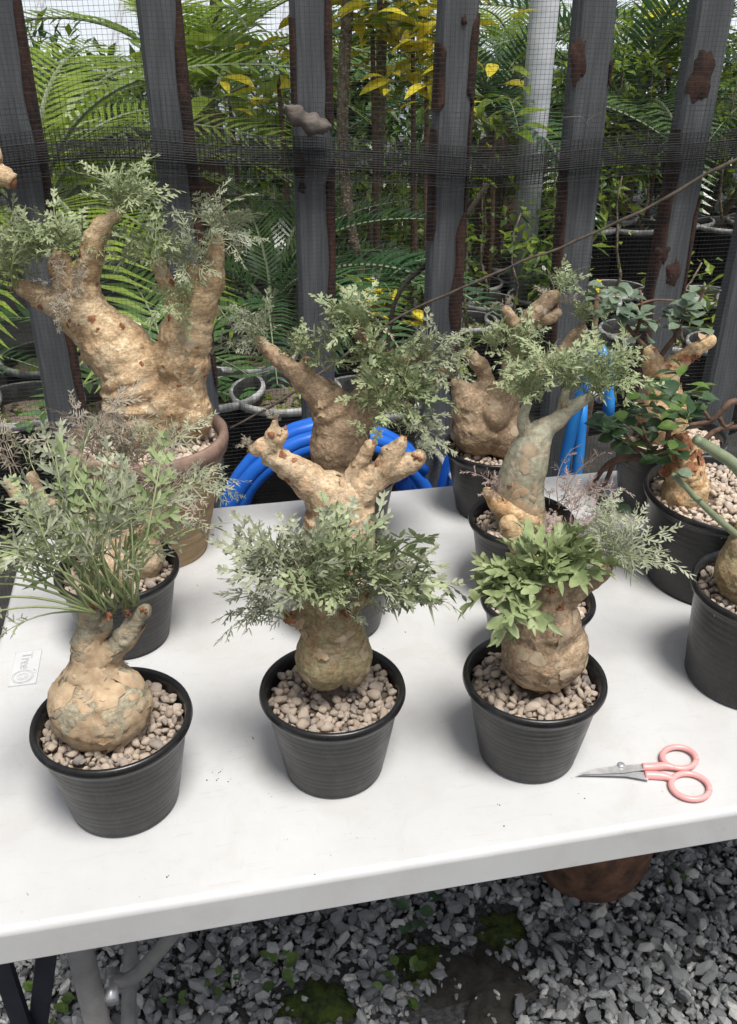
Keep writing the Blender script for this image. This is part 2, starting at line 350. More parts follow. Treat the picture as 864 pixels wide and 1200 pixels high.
def mound(name, c_, a, b_, h, mt, label, cat, seed):
    b = MB(); n = 28; vs = [(c_.x, c_.y, h)]; fs = []
    for i, t in enumerate((.35, .65, .85, 1)):
        for k in range(n):
            w = 2 * math.pi * k / n; q = t * (1 +  .9 * noise.noise(Vector((math.cos(w) * 2.2 + seed, math.sin(w) * 2.2, seed))))
            vs.append((c_.x + a * q * math.cos(w), c_.y + b_ * q * math.sin(w), h * (1 - t ** 2) * (1 + 1.1 * noise.noise(Vector((math.cos(w) * t * 4, math.sin(w) * t * 4, seed)))) - (.004 if t == 1 else 0)))
    fs = [(0, 1 + k, 1 + (k + 1) % n) for k in range(n)] + [(1 + i * n + k, 1 + (i + 1) * n + k, 1 + (i + 1) * n + (k + 1) % n, 1 + i * n + (k + 1) % n) for i in range(3) for k in range(n)]
    b.add(vs, fs); o = b.build(name, mt, None, origin=(c_.x, c_.y, 0)); tag(o, label, cat, kind='stuff'); return o
mound('moss', BALD[0][0], .045, .05, .011, M['moss'], 'round dark green moss patch in the gravel beside the damp dirt', 'moss', 1)
mound('moss', BALD[1][0], .045, .045, .009, M['moss'], 'ragged moss patch among small weeds under the table', 'moss', 5)
mound('dirt_patch', BALD[2][0], .1, .085, .012, M['dirt'], 'patch of bare damp dirt showing through the grey gravel', 'dirt', 9)
mound('moss', BALD[4][0], .06, .05, .012, M['moss'], 'thin moss film between the leafy weeds by the table leg', 'moss', 14)

# ---------------------------------------------------------------- table
TL, TD, TH = 1.83, .738, .043
table = empty('folding_table', tab(.9, .37, 0), 'long white plastic folding table holding the potted plants', 'table')
bm = bmesh.new(); bmesh.ops.create_cube(bm, size=1)
for v in bm.verts: v.co = Vector((v.co.x * TL, v.co.y * TD, v.co.z * TH))
bmesh.ops.bevel(bm, geom=[e for e in bm.edges if abs(e.verts[0].co.z - e.verts[1].co.z) > .01], offset=.035, segments=6, affect='EDGES', profile=.5)
bmesh.ops.bevel(bm, geom=[e for e in bm.edges if all(v.co.z > 0 for v in e.verts) and len(e.link_faces) == 2 and abs(e.link_faces[0].normal.z - e.link_faces[1].normal.z) > .5], offset=.007, segments=4, affect='EDGES', profile=.5)
bmesh.ops.bevel(bm, geom=[e for e in bm.edges if all(v.co.z < -TH * .49 for v in e.verts) and len(e.link_faces) == 2 and abs(e.link_faces[0].normal.z - e.link_faces[1].normal.z) > .5], offset=.002, segments=2, affect='EDGES', profile=.5)
me = bpy.data.meshes.new('tabletop'); bm.to_mesh(me); bm.free(); me.materials.append(M['table'])
me.polygons.foreach_set('use_smooth', [len(p.vertices) == 4 and p.area < .02 for p in me.polygons])
TM = Matrix.Translation(tab(TL / 2, TD / 2, TZ - TH / 2)) @ Matrix.Rotation(TA, 4, 'Z')
top = link('tabletop', me, table, TM)
# moulded name plate with raised outline lettering
pc = [onz(42, 757), onz(3, 808), onz(38, 815)]
def tloc(p): q = p - CORNER; return q.dot(U), q.dot(V)
uu = tloc(onz(30, 783)); PW, PL = .031, .066
pm_ = Matrix.Translation(tab(uu[0], uu[1], TZ + .0004)) @ Matrix.Rotation(TA - math.pi / 2, 4, 'Z')
b = MB(); X, Y_, Z_ = Vector((1, 0, 0)), Vector((0, 1, 0)), Vector((0, 0, 1))
b.box((0, 0, 0), X * PL / 2, Y_ * PW / 2, Z_ * .0006)
for sx, sy, ax, ay in ((0, 1, PL / 2, .0005), (0, -1, PL / 2, .0005), (1, 0, .0005, PW / 2), (-1, 0, .0005, PW / 2)):
    b.box((sx * PL / 2, sy * PW / 2, .0006), X * ax, Y_ * ay, Z_ * .0007)
plate = link('name_plate', b.mesh('name_plate', M['plate'], False), table, pm_)
cu = bpy.data.curves.new('lettering', 'FONT'); cu.body = 'Tree'; cu.size = .0172; cu.fill_mode = 'NONE'; cu.bevel_depth = .00042; cu.bevel_resolution = 1; cu.resolution_u = 4; cu.space_character = .95
to = bpy.data.objects.new('tmp', cu); C.objects.link(to); dg = bpy.context.evaluated_depsgraph_get()
tm = bpy.data.meshes.new_from_object(to.evaluated_get(dg)); bpy.data.objects.remove(to)
tm.name = 'lettering'; tm.materials.clear(); tm.materials.append(M['plate'])
lt = bpy.data.objects.new('lettering', tm); C.objects.link(lt); lt.parent = plate; lt.location = (-PL / 2 + .004, -.006, .0012)
b = MB()
for rr in (.0125, .0105, .0062, .0035):
    b.tube([(.0175 + rr * math.cos(w), -.001 + rr * math.sin(w), .0011) for w in np.linspace(0, 2 * math.pi, 33)], .00045, 5)
b.tube([(.006, .0105, .0011), (.009, .0132, .0011), (.0125, .0125, .0011)], .0006, 5)
link('letter_ring', b.mesh('letter_ring', M['plate']), plate)
# folding legs
def leg_frame(u, sgn):
    b = MB()
    A = tab(u, .115, TZ - TH - .002); B_ = tab(u, TD - .115, TZ - TH - .002)
    A0 = Vector((A.x, A.y, .0)); B0 = Vector((B_.x, B_.y, 0))
    for P_, Q in ((A, A0), (B_, B0)):
        l = MB(); l.tube([P_ + Vector((0, 0, .01)), Q + Vector((0, 0, .012))], .0145, 14); lo = l.build('leg', M['leg'], table)
        f = MB(); f.tube([Q + Vector((0, 0, .0)), Q + Vector((0, 0, .03))], .0165, 14); f.build('foot_cap', M['dark_metal'], lo)
    b.tube([A + Vector((0, 0, -.52)), B_ + Vector((0, 0, -.52))], .011, 10); b.build('crossbar', M['leg'], table)
    b = MB(); b.tube([A, B_], .0145, 10); b.build('leg_hinge_bar', M['leg'], table)
    for P_ in (A, B_):
        b = MB(); J = P_ + Vector((0, 0, -.235)) + U * sgn * .02 ; K = P_ + U * sgn * .24 + Vector((0, 0, .0))
        inn = V * (.02 if P_ is A else -.02); J = J + inn; K = K + inn
        pts = bez([(*J, .0), (*(J + U * sgn * .035 + Vector((0, 0, .012))), 0), (*(J.lerp(K, .6)), 0), (*K, 0)], 6)
        b.tube([p[:3] for p in pts], .0085, 8); s_ = b.build('brace', M['leg'], table)
        rv = MB(); rv.tube([J - inn * 1.2, J + inn * .6], .0085, 12); rv.build('rivet', M['steel'], s_)
leg_frame(.095, 1); leg_frame(TL - .2, -1)

# scissors lying on the table
sci = empty('scissors', onz(745, 907), 'small scissors with pink plastic handles lying flat on the white table', 'scissors')
def onp(px, py, h=.004): return onz(px, py, TZ + h)
def blade(name, pxs, h, mt):
    b = MB(); lo = [onp(x, y, h - .0006) for x, y in pxs]; hi = [onp(x, y, h + .0006) for x, y in pxs]; n = len(pxs)
    b.add(lo + hi, [tuple(range(n)), tuple(range(2 * n - 1, n - 1, -1))] + [(i, (i + 1) % n, n + (i + 1) % n, n + i) for i in range(n)])
    return b.build(name, mt, sci, False)
blade('blade', [(676, 907.5), (700, 900), (722, 897.5), (756, 895), (757, 902), (730, 906), (700, 907)], .0052, M['steel_dk'])
blade('blade', [(679, 908.5), (705, 905), (730, 902), (760, 905.5), (760, 914.5), (735, 910), (705, 909)], .0036, M['steel'])
b = MB(); p = onp(727, 902, 0); b.lathe([(.0042, .003), (.0042, .0072), (.003, .0082), (.0001, .0084)], 18, c=p); b.build('screw', M['steel'], sci)
def handle(cx, cy, a, b_, ang, arm, h):
    b = MB(); loop = []
    for k in range(41):
        w = 2 * math.pi * k / 40; x = a * math.cos(w); y = b_ * math.sin(w); ca, sa = math.cos(R(ang)), math.sin(R(ang))
        loop.append(onp(cx + x * ca - y * sa, cy + x * sa + y * ca, h))
    b.tube(loop, .0030, 10); ho = b.build('handle_loop', M['pink'], sci)
    b = MB(); pts = bez([(*onp(x, y, h), rr) for x, y, rr in arm], 6); b.tube([p[:3] for p in pts], [p[3] for p in pts], 10); b.build('handle_arm', M['pink'], ho)
handle(796, 888, 20, 12.5, 8, [(753, 899, .0042), (764, 899, .0044), (778, 897.5, .004), (790, 899.5, .003)], .0052)
handle(809, 921.5, 23, 14.5, 14, [(756, 908, .0042), (768, 908.5, .0044), (780, 910, .004), (788, 913.5, .0032)], .0042)

# crumbs of soil on the table
r = random.Random(11); cr = []
for cx, cy, n, sp in ((255, 912, 9, 10), (297, 866, 3, 4), (583, 944, 2, 2), (672, 935, 3, 14), (195, 1028, 2, 3), (33, 1048, 2, 4), (370, 1024, 1, 1), (650, 912, 4, 6), (668, 866, 2, 3), (318, 748, 3, 12), (590, 970, 1, 1), (300, 780, 2, 40), (520, 800, 3, 60), (250, 700, 3, 25)):
    for k in range(n):
        p = onz(cx + r.gauss(0, sp), cy + r.gauss(0, sp * .7)); s_ = r.uniform(.0008, .0021)
        cr.append((r.randrange(8), Matrix.Translation(p + Vector((0, 0, s_ * .3))) @ rot_rand(r) @ Matrix.Diagonal((s_, s_, s_, 1))))
o = joined('soil_crumbs', PUML, cr, None, M['dirt']); tag(o, 'scattered dark soil crumbs on the white table top', 'crumbs')

# ---------------------------------------------------------------- leaves
def dissected(name, L, pairs, lobes, lw, pet, seed, mats_, plen=.5, curl=.25, pr=.012):
    """one leaf along +X: a stalk and a blade cut into lobed leaflets; L = blade length"""
    r = random.Random(seed); b = MB(); x0 = pet * L
    def lobe(base, ang, ln, w, zt):
        d = Vector((math.cos(ang), math.sin(ang), 0)); s = Vector((-d.y, d.x, 0)); up = Vector((0, 0, 1)); tz = r.gauss(zt, .3); w = w * r.uniform(.75, 1.25)
        m_ = base + d * ln * .55 + up * ln * tz * .5
        q = [base - s * w * .25, m_ - s * w * .5, base + d * ln * .82 - s * w * .22 + up * ln * tz * .8, base + d * ln + up * ln * tz, base + d * ln * .8 + s * w * .26 + up * ln * tz * .8, m_ + s * w * .5, base + s * w * .25]
        mid = base + d * ln * .5 - up * w * .12 + up * ln * tz * .5
        b.add(q + [mid], [(7, 0, 1), (7, 1, 2), (7, 2, 3), (7, 3, 4), (7, 4, 5), (7, 5, 6), (7, 6, 0)], 0)
    def pinna(base, ang, ln):
        d = Vector((math.cos(ang), math.sin(ang), 0)); zt = r.gauss(.1, .38)
        lobe(base, ang, ln, lw * L * 1.05, zt)
        for i in range(lobes):
            t = (i + .6) / (lobes + .6); q = base + d * ln * t + Vector((0, 0, ln * t * zt))
            for s in (-1, 1):
                lobe(q, ang + s * r.uniform(.7, 1.0), ln * (.52 - .25 * t) * r.uniform(.8, 1.2), lw * L * .85, zt)
    for i in range(pairs):
        t = (i + .1) / pairs
        for s in (-1, 1):
            pinna(Vector((x0 + L * t * .92 + r.uniform(-.02, .02) * L, 0, 0)), s * r.uniform(.75, 1.05), L * plen * (1 - .62 * t) * r.uniform(.8, 1.15))
    pinna(Vector((x0 + L * .86, 0, 0)), r.gauss(0, .1), L * .28)
    pts = [(x, 0, 0) for x in np.linspace(0, x0 + L * .95, 9)]
    rr = [pr * L * (1.25 - .95 * i / 8) for i in range(9)]
    b.tube(pts, rr, 5, 1)
    T = x0 + L; sw = r.gauss(0, .12)
    out = []
    for x, y, z in b.v:
        u = x / T; out.append((x, y + sw * T * u * u, z - curl * T * u * u + .12 * T * math.sin(u * 3.1) - .9 * y * y / L))
    b.v = out; return b.mesh(name, mats_)
def simple_leaf(name, w, fold, curl, seed, mats_, tipw=.75, pet=.15):
    """ovate leaf of length 1 along +X"""
    r = random.Random(seed); b = MB(); n = 5; vs = []; fs = []
    for i in range(n + 1):
        t = i / n; h = w * math.sin(math.pi * min(1, t ** tipw)) ** .8 * .5 if 0 < i < n else (.02 if i == 0 else .01)
        x = pet + t * (1 - pet); z = -curl * t * t
        vs += [(x, -h, z + fold * h), (x, 0, z), (x, h, z + fold * h)]
    for i in range(n):
        a = i * 3; fs += [(a, a + 1, a + 4, a + 3), (a + 1, a + 2, a + 5, a + 4)]
    b.add(vs, fs, 0); b.tube([(0, 0, .0), (pet + .05, 0, -.005)], .018, 4, len(mats_) - 1); return b.mesh(name, mats_)
def toothed(name, seed, mats_):
    """lance-shaped leaf of length 1 with big forward-pointing lobes"""
    r = random.Random(seed); b = MB(); n = r.choice([3, 3, 4]); cu = r.uniform(-.1, .5); sw = r.gauss(0, .15); W = r.uniform(.17, .24)
    def P(x, y, z=0): return (x, y + sw * x * x, z - cu * x * x + .1 * math.sin(3 * x) + .5 * abs(y))
    sam = [(0, .1, 0)]
    for i in range(n):
        t = (i + .15) / (n + .75); st = .92 / (n + .75); sam += [(t, .24, 0), (t + .12 * st, .62, 1), (t + .5 * st, .96, 1), (t + .72 * st, 1.0, 1), (t + .8 * st, .6, 1), (t + .84 * st, .26, 0)]
    sam += [(.8, .3, 0), (.86, .36, 1), (.93, .24, 1), (1.0, .0, 0)]
    X_ = [.16 + .84 * q[0] for q in sam]; m_ = len(sam); vs = [P(x, 0) for x in X_]; fs = []
    for s_ in (-1, 1):
        i0 = len(vs); lz = 0
        for (t, w, k), x in zip(sam, X_):
            if not k: lz = r.gauss(.02, .06); lw = r.uniform(.8, 1.25)
            ww = W * w * (lw if k else 1) * (math.sin(math.pi * min(.9, t * .7 + .25)) ** .6); vs.append(P(min(x + (.09 * w if k else 0), 1.03), s_ * ww, lz * w if k else 0))
        for i in range(m_ - 1):
            q = (i, i + 1, i0 + i + 1, i0 + i); fs.append(q if s_ < 0 else q[::-1])
    b.add(vs, fs, 0); b.tube([P(x, 0, -.002) for x in np.linspace(0, .9, 7)], [.02, .018, .015, .012, .009, .006, .003], 5, 1); return b.mesh(name, mats_)
LF = {
 'upright': [dissected('leaf', 1, 4, 2, .05, 1.35, 10 + i, [M['l_grey'], M['petiole']], .42, .1, .021) for i in range(6)],
 'upgreen': [dissected('leaf', 1, 4, 2, .066, 1.2, 20 + i, [M['l_green'], M['petiole']], .42, .12, .02) for i in range(4)],
 'cut': [dissected('leaf', 1, 4, 2, .066, .5, 30 + i, [M['l_grey'], M['petiole']], .5, .1, .014) for i in range(5)],
 'sage': [dissected('leaf', 1, 4, 2, .088, .45, 40 + i, [M['l_sage'], M['petiole']], .52, .1, .014) for i in range(5)],
 'broad': [toothed('leaf', 50 + i, [M['l_green'], M['petiole']]) for i in range(8)],
 'fine': [dissected('leaf', 1, 4, 3, .042, .45, 60 + i, [M['l_grey'], M['petiole']], .5, .25, .013) for i in range(5)],
 'finegreen': [dissected('leaf', 1, 4, 2, .06, .4, 70 + i, [M['l_sage'], M['petiole']], .5, .25, .014) for i in range(5)],
 'pink': [dissected('leaf', 1, 5, 3, .034, .4, 80 + i, [M['l_pink'], M['petiole_pink']], .45, .2, .013) for i in range(5)],
 'purple': [dissected('leaf', 1, 4, 3, .034, .8, 90 + i, [M['l_purple'], M['petiole_pink']], .42, .05, .018) for i in range(4)],
 'round': [simple_leaf('leaf', .8, .25, .1, 1, [M['l_blue'], M['stem_green']], 1.1), simple_leaf('leaf', .72, .35, .2, 2, [M['l_blue'], M['stem_green']], 1.2)],
 'dark': [simple_leaf('leaf', .62, .3, .15, 3, [M['l_dark'], M['stem_green']], 1.2), simple_leaf('leaf', .7, .2, .25, 4, [M['l_dark'], M['stem_green']], 1.1)],
 'bright': [simple_leaf('leaf', .66, .3, .15, 5, [M['l_bright'], M['stem_green']], 1.2)],
 'weed': [simple_leaf('leaf', .6, .3, .25, 6, [M['l_bright'], M['stem_green']], .9)],
 'croton': [simple_leaf('leaf', .34, .35, .3, 7, [M['yellow'], M['stem_green']], .9), simple_leaf('leaf', .3, .3, .45, 8, [M['shrub_lime'], M['stem_green']], .9)],
}
def place_leaf(kind, plant, base, d, size, r, roll=.35):
    d = Vector(d).normalized(); up = Vector((0, 0, 1)) if abs(d.z) < .93 else Vector((0, -1, .2))
    y = up.cross(d).normalized(); z = d.cross(y)
    mx = Matrix((d, y, z)).transposed().to_4x4() @ Matrix.Rotation(r.gauss(0, roll), 4, 'X')
    me = r.choice(LF[kind]) if isinstance(kind, str) else r.choice(kind)
    return link('leaf', me, plant, Matrix.Translation(base) @ mx @ Matrix.Diagonal((size, size, size, 1)))
def rosette(plant, Yc, kind, px, py, n, size, axis=(0, 0, 1), spread=1.0, dy=0, r=rnd, jit=3, lo=.0, dens=.95, lscale=.74):
    """n leaves leaving one shoot tip; size = blade length in metres"""
    n = max(3, int(n * dens)); P_ = atY(px, py, Yc + dy); ax = Vector(axis).normalized(); t1 = ax.orthogonal().normalized(); t2 = ax.cross(t1)
    for k in range(n):
        w = k * 2.39996 + r.uniform(-.4, .4); th = spread * math.sqrt((k + .5) / n) * r.uniform(.8, 1.15) + lo
        d = ax * math.cos(th) + (t1 * math.cos(w) + t2 * math.sin(w)) * math.sin(th)
        q = P_ + Vector((r.gauss(0, 1), r.gauss(0, 1), r.gauss(0, .6))) * jit * .001
        place_leaf(kind, plant, q, d, size * lscale * r.uniform(.6, 1.25), r, .6)

# ---------------------------------------------------------------- swollen trunks
def trunk(plant, Yc, branches, ells, mt, voxel=.0019, warts=0, seed=1, lump=.0025, name='trunk', rings=True, wh=1.0):
    """branches: lists of (px, py, radius_px[, depth offset]); ells: (px,py,rx,rz,ry,[dy]) all in photo pixels at the pot's distance"""
    b = MB(); r = random.Random(seed); tips = []
    for br in branches:
        pts = []
        for q in br:
            p = atY(q[0], q[1], Yc + (q[3] if len(q) > 3 else 0)); pts.append((*p, q[2] * dep(p) / F))
        c_ = bez(pts, 5); P_ = [Vector(x[:3]) for x in c_]; rs = [max(.0012, x[3]) for x in c_]
        if rings: rs = [q * (1 + .07 * r.uniform(-1, 1)) for q in rs]
        d0 = (P_[0] - P_[1]).normalized(); d1 = (P_[-1] - P_[-2]).normalized()
        PP = [P_[0] + d0 * rs[0] * .85, P_[0] + d0 * rs[0] * .5] + P_ + [P_[-1] + d1 * rs[-1] * .5, P_[-1] + d1 * rs[-1] * .8]
        RR = [rs[0] * .35, rs[0] * .8] + rs + [rs[-1] * .8, rs[-1] * .35]
        b.tube(PP, RR, 14)
    for q in ells:
        p = atY(q[0], q[1], Yc + (q[5] if len(q) > 5 else 0)); k = dep(p) / F
        b.ell(p, q[2] * k, q[4] * k, q[3] * k, 0, 3)
    o0 = wl(plant); me = b.mesh('tmp', mt); o = bpy.data.objects.new('tmp', me); C.objects.link(o)
    md = o.modifiers.new('r', 'REMESH'); md.mode = 'VOXEL'; md.voxel_size = voxel
    sm = o.modifiers.new('s', 'SMOOTH'); sm.iterations = 5; sm.factor = .5
    dg = bpy.context.evaluated_depsgraph_get(); nm = bpy.data.meshes.new_from_object(o.evaluated_get(dg)); bpy.data.objects.remove(o)
    n = len(nm.vertices); co = np.empty(n * 3); nm.vertices.foreach_get('co', co); co = co.reshape(-1, 3)
    no = np.empty(n * 3); nm.vertices.foreach_get('normal', no); no = no.reshape(-1, 3)
    d = np.zeros(n); off = Vector((seed * 3.1, seed * 1.7, 0))
    for i in range(n):
        v = Vector(co[i]); d[i] = lump * noise.noise(v * 38 + off) + lump * .55 * noise.noise(v * 95 + off) + lump * .42 * abs(noise.noise(v * 210 + off))
    for k in range(warts):
        i = r.randrange(n); c_ = co[i]; rr = r.uniform(.0035, .0075); q = np.exp(-((co - c_) ** 2).sum(1) / (rr * rr)); ht = r.uniform(.0015, .0036) * wh
        d += ht * q - ht * 1.3 * np.exp(-((co - c_) ** 2).sum(1) / (rr * .35) ** 2)
    co = co + no * d[:, None] - np.array(o0)
    nm.vertices.foreach_set('co', co.reshape(-1)); nm.name = name
    nm.polygons.foreach_set('use_smooth', [True] * len(nm.polygons)); nm.update()
    t = link(name, nm, plant); return t
from mathutils.bvhtree import BVHTree
def flakes(plant, tr, n, s0, s1, mt, seed, zr=(0, 9), curl=.25):
    """scraps of papery bark lying on a trunk, one edge lifting: n of them, s0..s1 metres across, zr = height range above the pot base"""
    r = random.Random(seed); me = tr.data; vs = [v.co.copy() for v in me.vertices]; bv = BVHTree.FromPolygons(vs, [p.vertices[:] for p in me.polygons]); o0 = wl(plant); k = 0; tries = 0
    while k < n and tries < n * 60:
        tries += 1; v = me.vertices[r.randrange(len(vs))]; nn = v.normal.copy()
        if not zr[0] < v.co.z < zr[1] or nn.dot((CAM - o0 - v.co).normalized()) < .05: continue
        k += 1; e1 = nn.orthogonal().normalized(); e1 = (Matrix.Rotation(r.uniform(0, 6.28), 3, nn) @ e1); e2 = nn.cross(e1); sz = r.uniform(s0, s1); asp = r.uniform(.45, 1); m_ = 13; P_ = []; cd_ = r.uniform(0, 6.28); cl = curl * r.choice([.2, .5, 1, 1.4])
        for ring in (0, .55, 1):
            for j in range(m_ if ring else 1):
                w = 2 * math.pi * j / m_; q = sz * .5 * ring * (1 + .75 * noise.noise(Vector((math.cos(w) * 1.8 + k * 3.1, math.sin(w) * 1.8, seed))))
                p = v.co + e1 * q * math.cos(w) + e2 * q * asp * math.sin(w); loc, nr, _, _ = bv.find_nearest(p); lift = max(0, math.cos(w - cd_)) ** 2 * cl * sz * (ring ** 3)
                P_.append(loc + nr * (.0007 + (.0003 if ring < 1 else -.0003) + lift))
        fs = [(0, 1 + j, 1 + (j + 1) % m_) for j in range(m_)] + [(1 + j, 1 + m_ + j, 1 + m_ + (j + 1) % m_, 1 + (j + 1) % m_) for j in range(m_)]
        b = MB(); b.add(P_, fs); link('bark_flake', b.mesh('bark_flake', mt), plant)
def knobs(plant, Yc, lst, mt=None):
    """red-brown leaf-scar knobs at shoot tips: (px, py, r_px, dy)"""
    for px, py, s, dy in lst:
        p = atY(px, py, Yc + dy); k = dep(p) / F * s * .8; b = MB(); r = random.Random(int(px * 7 + py)); b.ell(p, k * .8, k * .8, k * .8, 0, 2)
        for j in range(9): b.ell((p.x + r.gauss(0, .55) * k, p.y + r.gauss(0, .5) * k, p.z + r.gauss(0, .45) * k), k * r.uniform(.25, .5), k * r.uniform(.25, .5), k * r.uniform(.2, .45), 0, 2)
        b.v = [tuple(Vector(v) + (Vector(v) - p) * (.5 * noise.noise(Vector(v) * 300))) for v in b.v]; b.build('shoot_tip', mt or M['scar'], plant)

# ---------------------------------------------------------------- pots
def pot_profile(Rr, h, base=.7, lip=.006):
    Ro = Rr - lip; pr = [(.002, .002), (Rr * base - .004, .001), (Rr * base, .004)]
    for i in range(41):
        t = i / 40; z = .006 + t * (h - .022); rad = Rr * base + (Ro - .001 - Rr * base) * (t ** .9)
        g = 0
        for c_, w in ((.84, .11), (.52, .1), (.2, .1)):
            if abs(t - c_) < w: g = .0003 if i % 3 == 0 else 0
        pr.append((rad - g, z))
    pr += [(Ro + .0005, h - .014), (Rr - .0015, h - .010), (Rr, h - .006), (Rr - .001, h - .002), (Rr - .003, h), (Rr - .0055, h - .001), (Rr - .0075, h - .005), (Rr - .0095, h - .03), (Rr * .8, h - .04)]
    return pr
_pc = {}
def pot_mesh(D, h, base=.7, mt='black'):
    k = (round(D, 3), round(h, 3), base, mt)
    if k not in _pc:
        pr = pot_profile(D / 2, h, base); b = MB(); b.lathe(pr[:-8], 64); b2 = MB(); b2.lathe(pr[-9:], 64); _pc[k] = (b.mesh('pot', M[mt]), b2.mesh('rim', M[mt]))
    return _pc[k]
def soil_disc(D, h, depth, mt='soil'):
    k = ('s', round(D, 3), round(h, 3), mt)
    if k not in _pc:
        b = MB(); b.lathe([(D / 2 - .006, h - depth), (D / 4, h - depth + .001), (.001, h - depth + .002)], 32); _pc[k] = b.mesh('soil', M[mt])
    return _pc[k]
def potted(px, py, D, h, label, group, indiv, cau, base=.7, ssize=.0115, seed=1, clay=False, depth=.017, name='potted_plant'):
    """a pot standing on the table with its base centre at photo pixel px,py; cau = caudex footprint (dx, dy, radius) in metres"""
    r = random.Random(seed); P_ = onz(px, py); e = empty(name, P_, label, 'potted plant', group)
    if clay:
        b = MB(); Rr = D / 2; pr = [(.002, .002), (Rr * base, .001)]
        for i in range(24):
            t = i / 23; pr.append((Rr * base + (Rr - .008 - Rr * base) * t + .0008 * math.sin(t * 70), .004 + t * (h - .03)))
        b.lathe(pr, 64); link('pot', b.mesh('pot', M['clay']), e)
        b = MB(); b.lathe([(Rr - .0085, h - .027), (Rr - .002, h - .024), (Rr, h - .012), (Rr - .001, h - .002), (Rr - .005, h), (Rr - .011, h - .002), (Rr - .014, h - .012), (Rr - .016, h - .045)], 64); link('rim', b.mesh('rim', M['clay_rim']), e)
    else: a_, b_ = pot_mesh(D, h, base); po = link('pot', a_, e); link('rim', b_, po)
    link('soil', soil_disc(D - (.016 if clay else .008), h, depth + .004), e)
    Ri = D / 2 - (.018 if clay else .0105); st = []; done = []; tries = 0
    for layer in (0, 1):
        n = 0; tgt = int(3.14 * Ri * Ri / (ssize * ssize) * (1.9 if layer == 0 else 1.1)); tries = 0
        while n < tgt and tries < 6000:
            tries += 1; a = r.uniform(0, 6.283); q = Ri * math.sqrt(r.random()); x, y = q * math.cos(a), q * math.sin(a)
            if cau and math.hypot(x - cau[0], y - cau[1]) < cau[2] - .017: continue
            s = ssize * r.choice([.6, .75, .9, 1, 1.1, 1.35]) * r.uniform(.85, 1.15)
            if q + s * .42 > Ri + .003: continue
            if any((x - X_) ** 2 + (y - Y2) ** 2 < (.275 * (s + S_)) ** 2 and L_ == layer for X_, Y2, S_, L_ in done): continue
            done.append((x, y, s, layer)); n += 1
            mx = Matrix.Translation((x, y, h - depth + layer * ssize * .42 + r.uniform(-.001, .0015))) @ rot_rand(r) @ Matrix.Diagonal((s * 1.1, s, s, 1)); st.append(mx)
    if indiv:
        for i, mx in enumerate(st):
            o = link('stone', PUM[i % 16], e); o.matrix_local = mx
    else: joined('gravel', PUM, [(i % 16, mx) for i, mx in enumerate(st)], e, M['pumice'])
    return e, P_.y

G1 = 'caudex plants in pots on the table'
# ---- front left: fat papery bulb, fan of upright leaves
e, Y = potted(148, 935, .152, .109, 'grey papery bulb with tuft of long-stalked upright leaves, beside the moulded name plate', G1, True, (-.005, -.004, .042), seed=21)
tk = trunk(e, Y, [[(116, 822, 54), (112, 797, 40), (107, 776, 26), (103, 757, 18), (103, 736, 14), (106, 716, 11)], [(110, 776, 20), (128, 766, 14), (146, 747, 12), (158, 729, 11), (169, 716, 8)], [(118, 745, 6), (125, 732, 6), (128, 724, 6)]],
      [(118, 826, 59, 52, 54, -.004), (96, 838, 36, 34, 34, -.012), (145, 822, 34, 44, 30, -.004)], M['bark_grey'], seed=2, warts=14, lump=.003)
flakes(e, tk, 60, .01, .034, M['flake'], 1, (0, .2), .07); flakes(e, tk, 40, .006, .02, M['flake_grey'], 2, (0, .2), .06); flakes(e, tk, 3, .016, .024, M['flake'], 8, (.1, .118), .3)
knobs(e, Y, [(128, 722, 7, -.012), (168, 715, 7, -.004), (110, 710, 8, -.006), (150, 717, 5, -.004)])
r = random.Random(5)
for i in range(44):
    a = r.uniform(-1.25, 1.0) - .05; d = (math.sin(a) * 1.0, r.uniform(-.35, .5), math.cos(a) * r.uniform(.9, 1.1) + .12)
    place_leaf('upright' if i % 4 else 'upgreen', e, atY(r.uniform(100, 162), r.uniform(704, 720), Y + r.uniform(-.018, .012)), d, r.uniform(.04, .074), r, .6)
for a, s in ((-1.45, .055), (-1.3, .06), (-1.65, .04), (-1.15, .06), (-1.0, .055)):
    place_leaf('upright', e, atY(112, 718, Y - .015), (math.sin(a), -.3, math.cos(a)), s, r)
# ---- front middle: smooth olive double bulb
e, Y = potted(392, 895, .147, .106, 'olive double bulb under a dense dome of lobed grey-green leaves, orange shoot stubs', G1, True, (0, .006, .034), seed=22)
tk = trunk(e, Y, [[(388, 760, 36), (390, 738, 34), (391, 718, 28), (392, 702, 18)], [(378, 722, 14), (358, 723, 11), (343, 725, 9)], [(370, 712, 12), (352, 698, 10), (343, 684, 10), (336, 674, 9)], [(395, 712, 15), (398, 690, 11), (400, 670, 8)], [(398, 722, 14), (414, 712, 9), (430, 698, 8)]],
      [(381, 768, 35, 42, 38, -.004), (412, 768, 24, 40, 32), (394, 748, 36, 28, 34)], M['bark_green'], seed=3, lump=.002)
flakes(e, tk, 12, .006, .016, M['flake'], 1, (.16, .22), .3); flakes(e, tk, 14, .006, .016, M['flake_grey'], 4, (.0, .2), .04)
knobs(e, Y, [(338, 725, 9, -.012), (334, 672, 8, -.004), (407, 718, 8, -.028), (431, 696, 7, -.004), (400, 667, 7, 0), (396, 683, 6, -.015)])
r = random.Random(6)
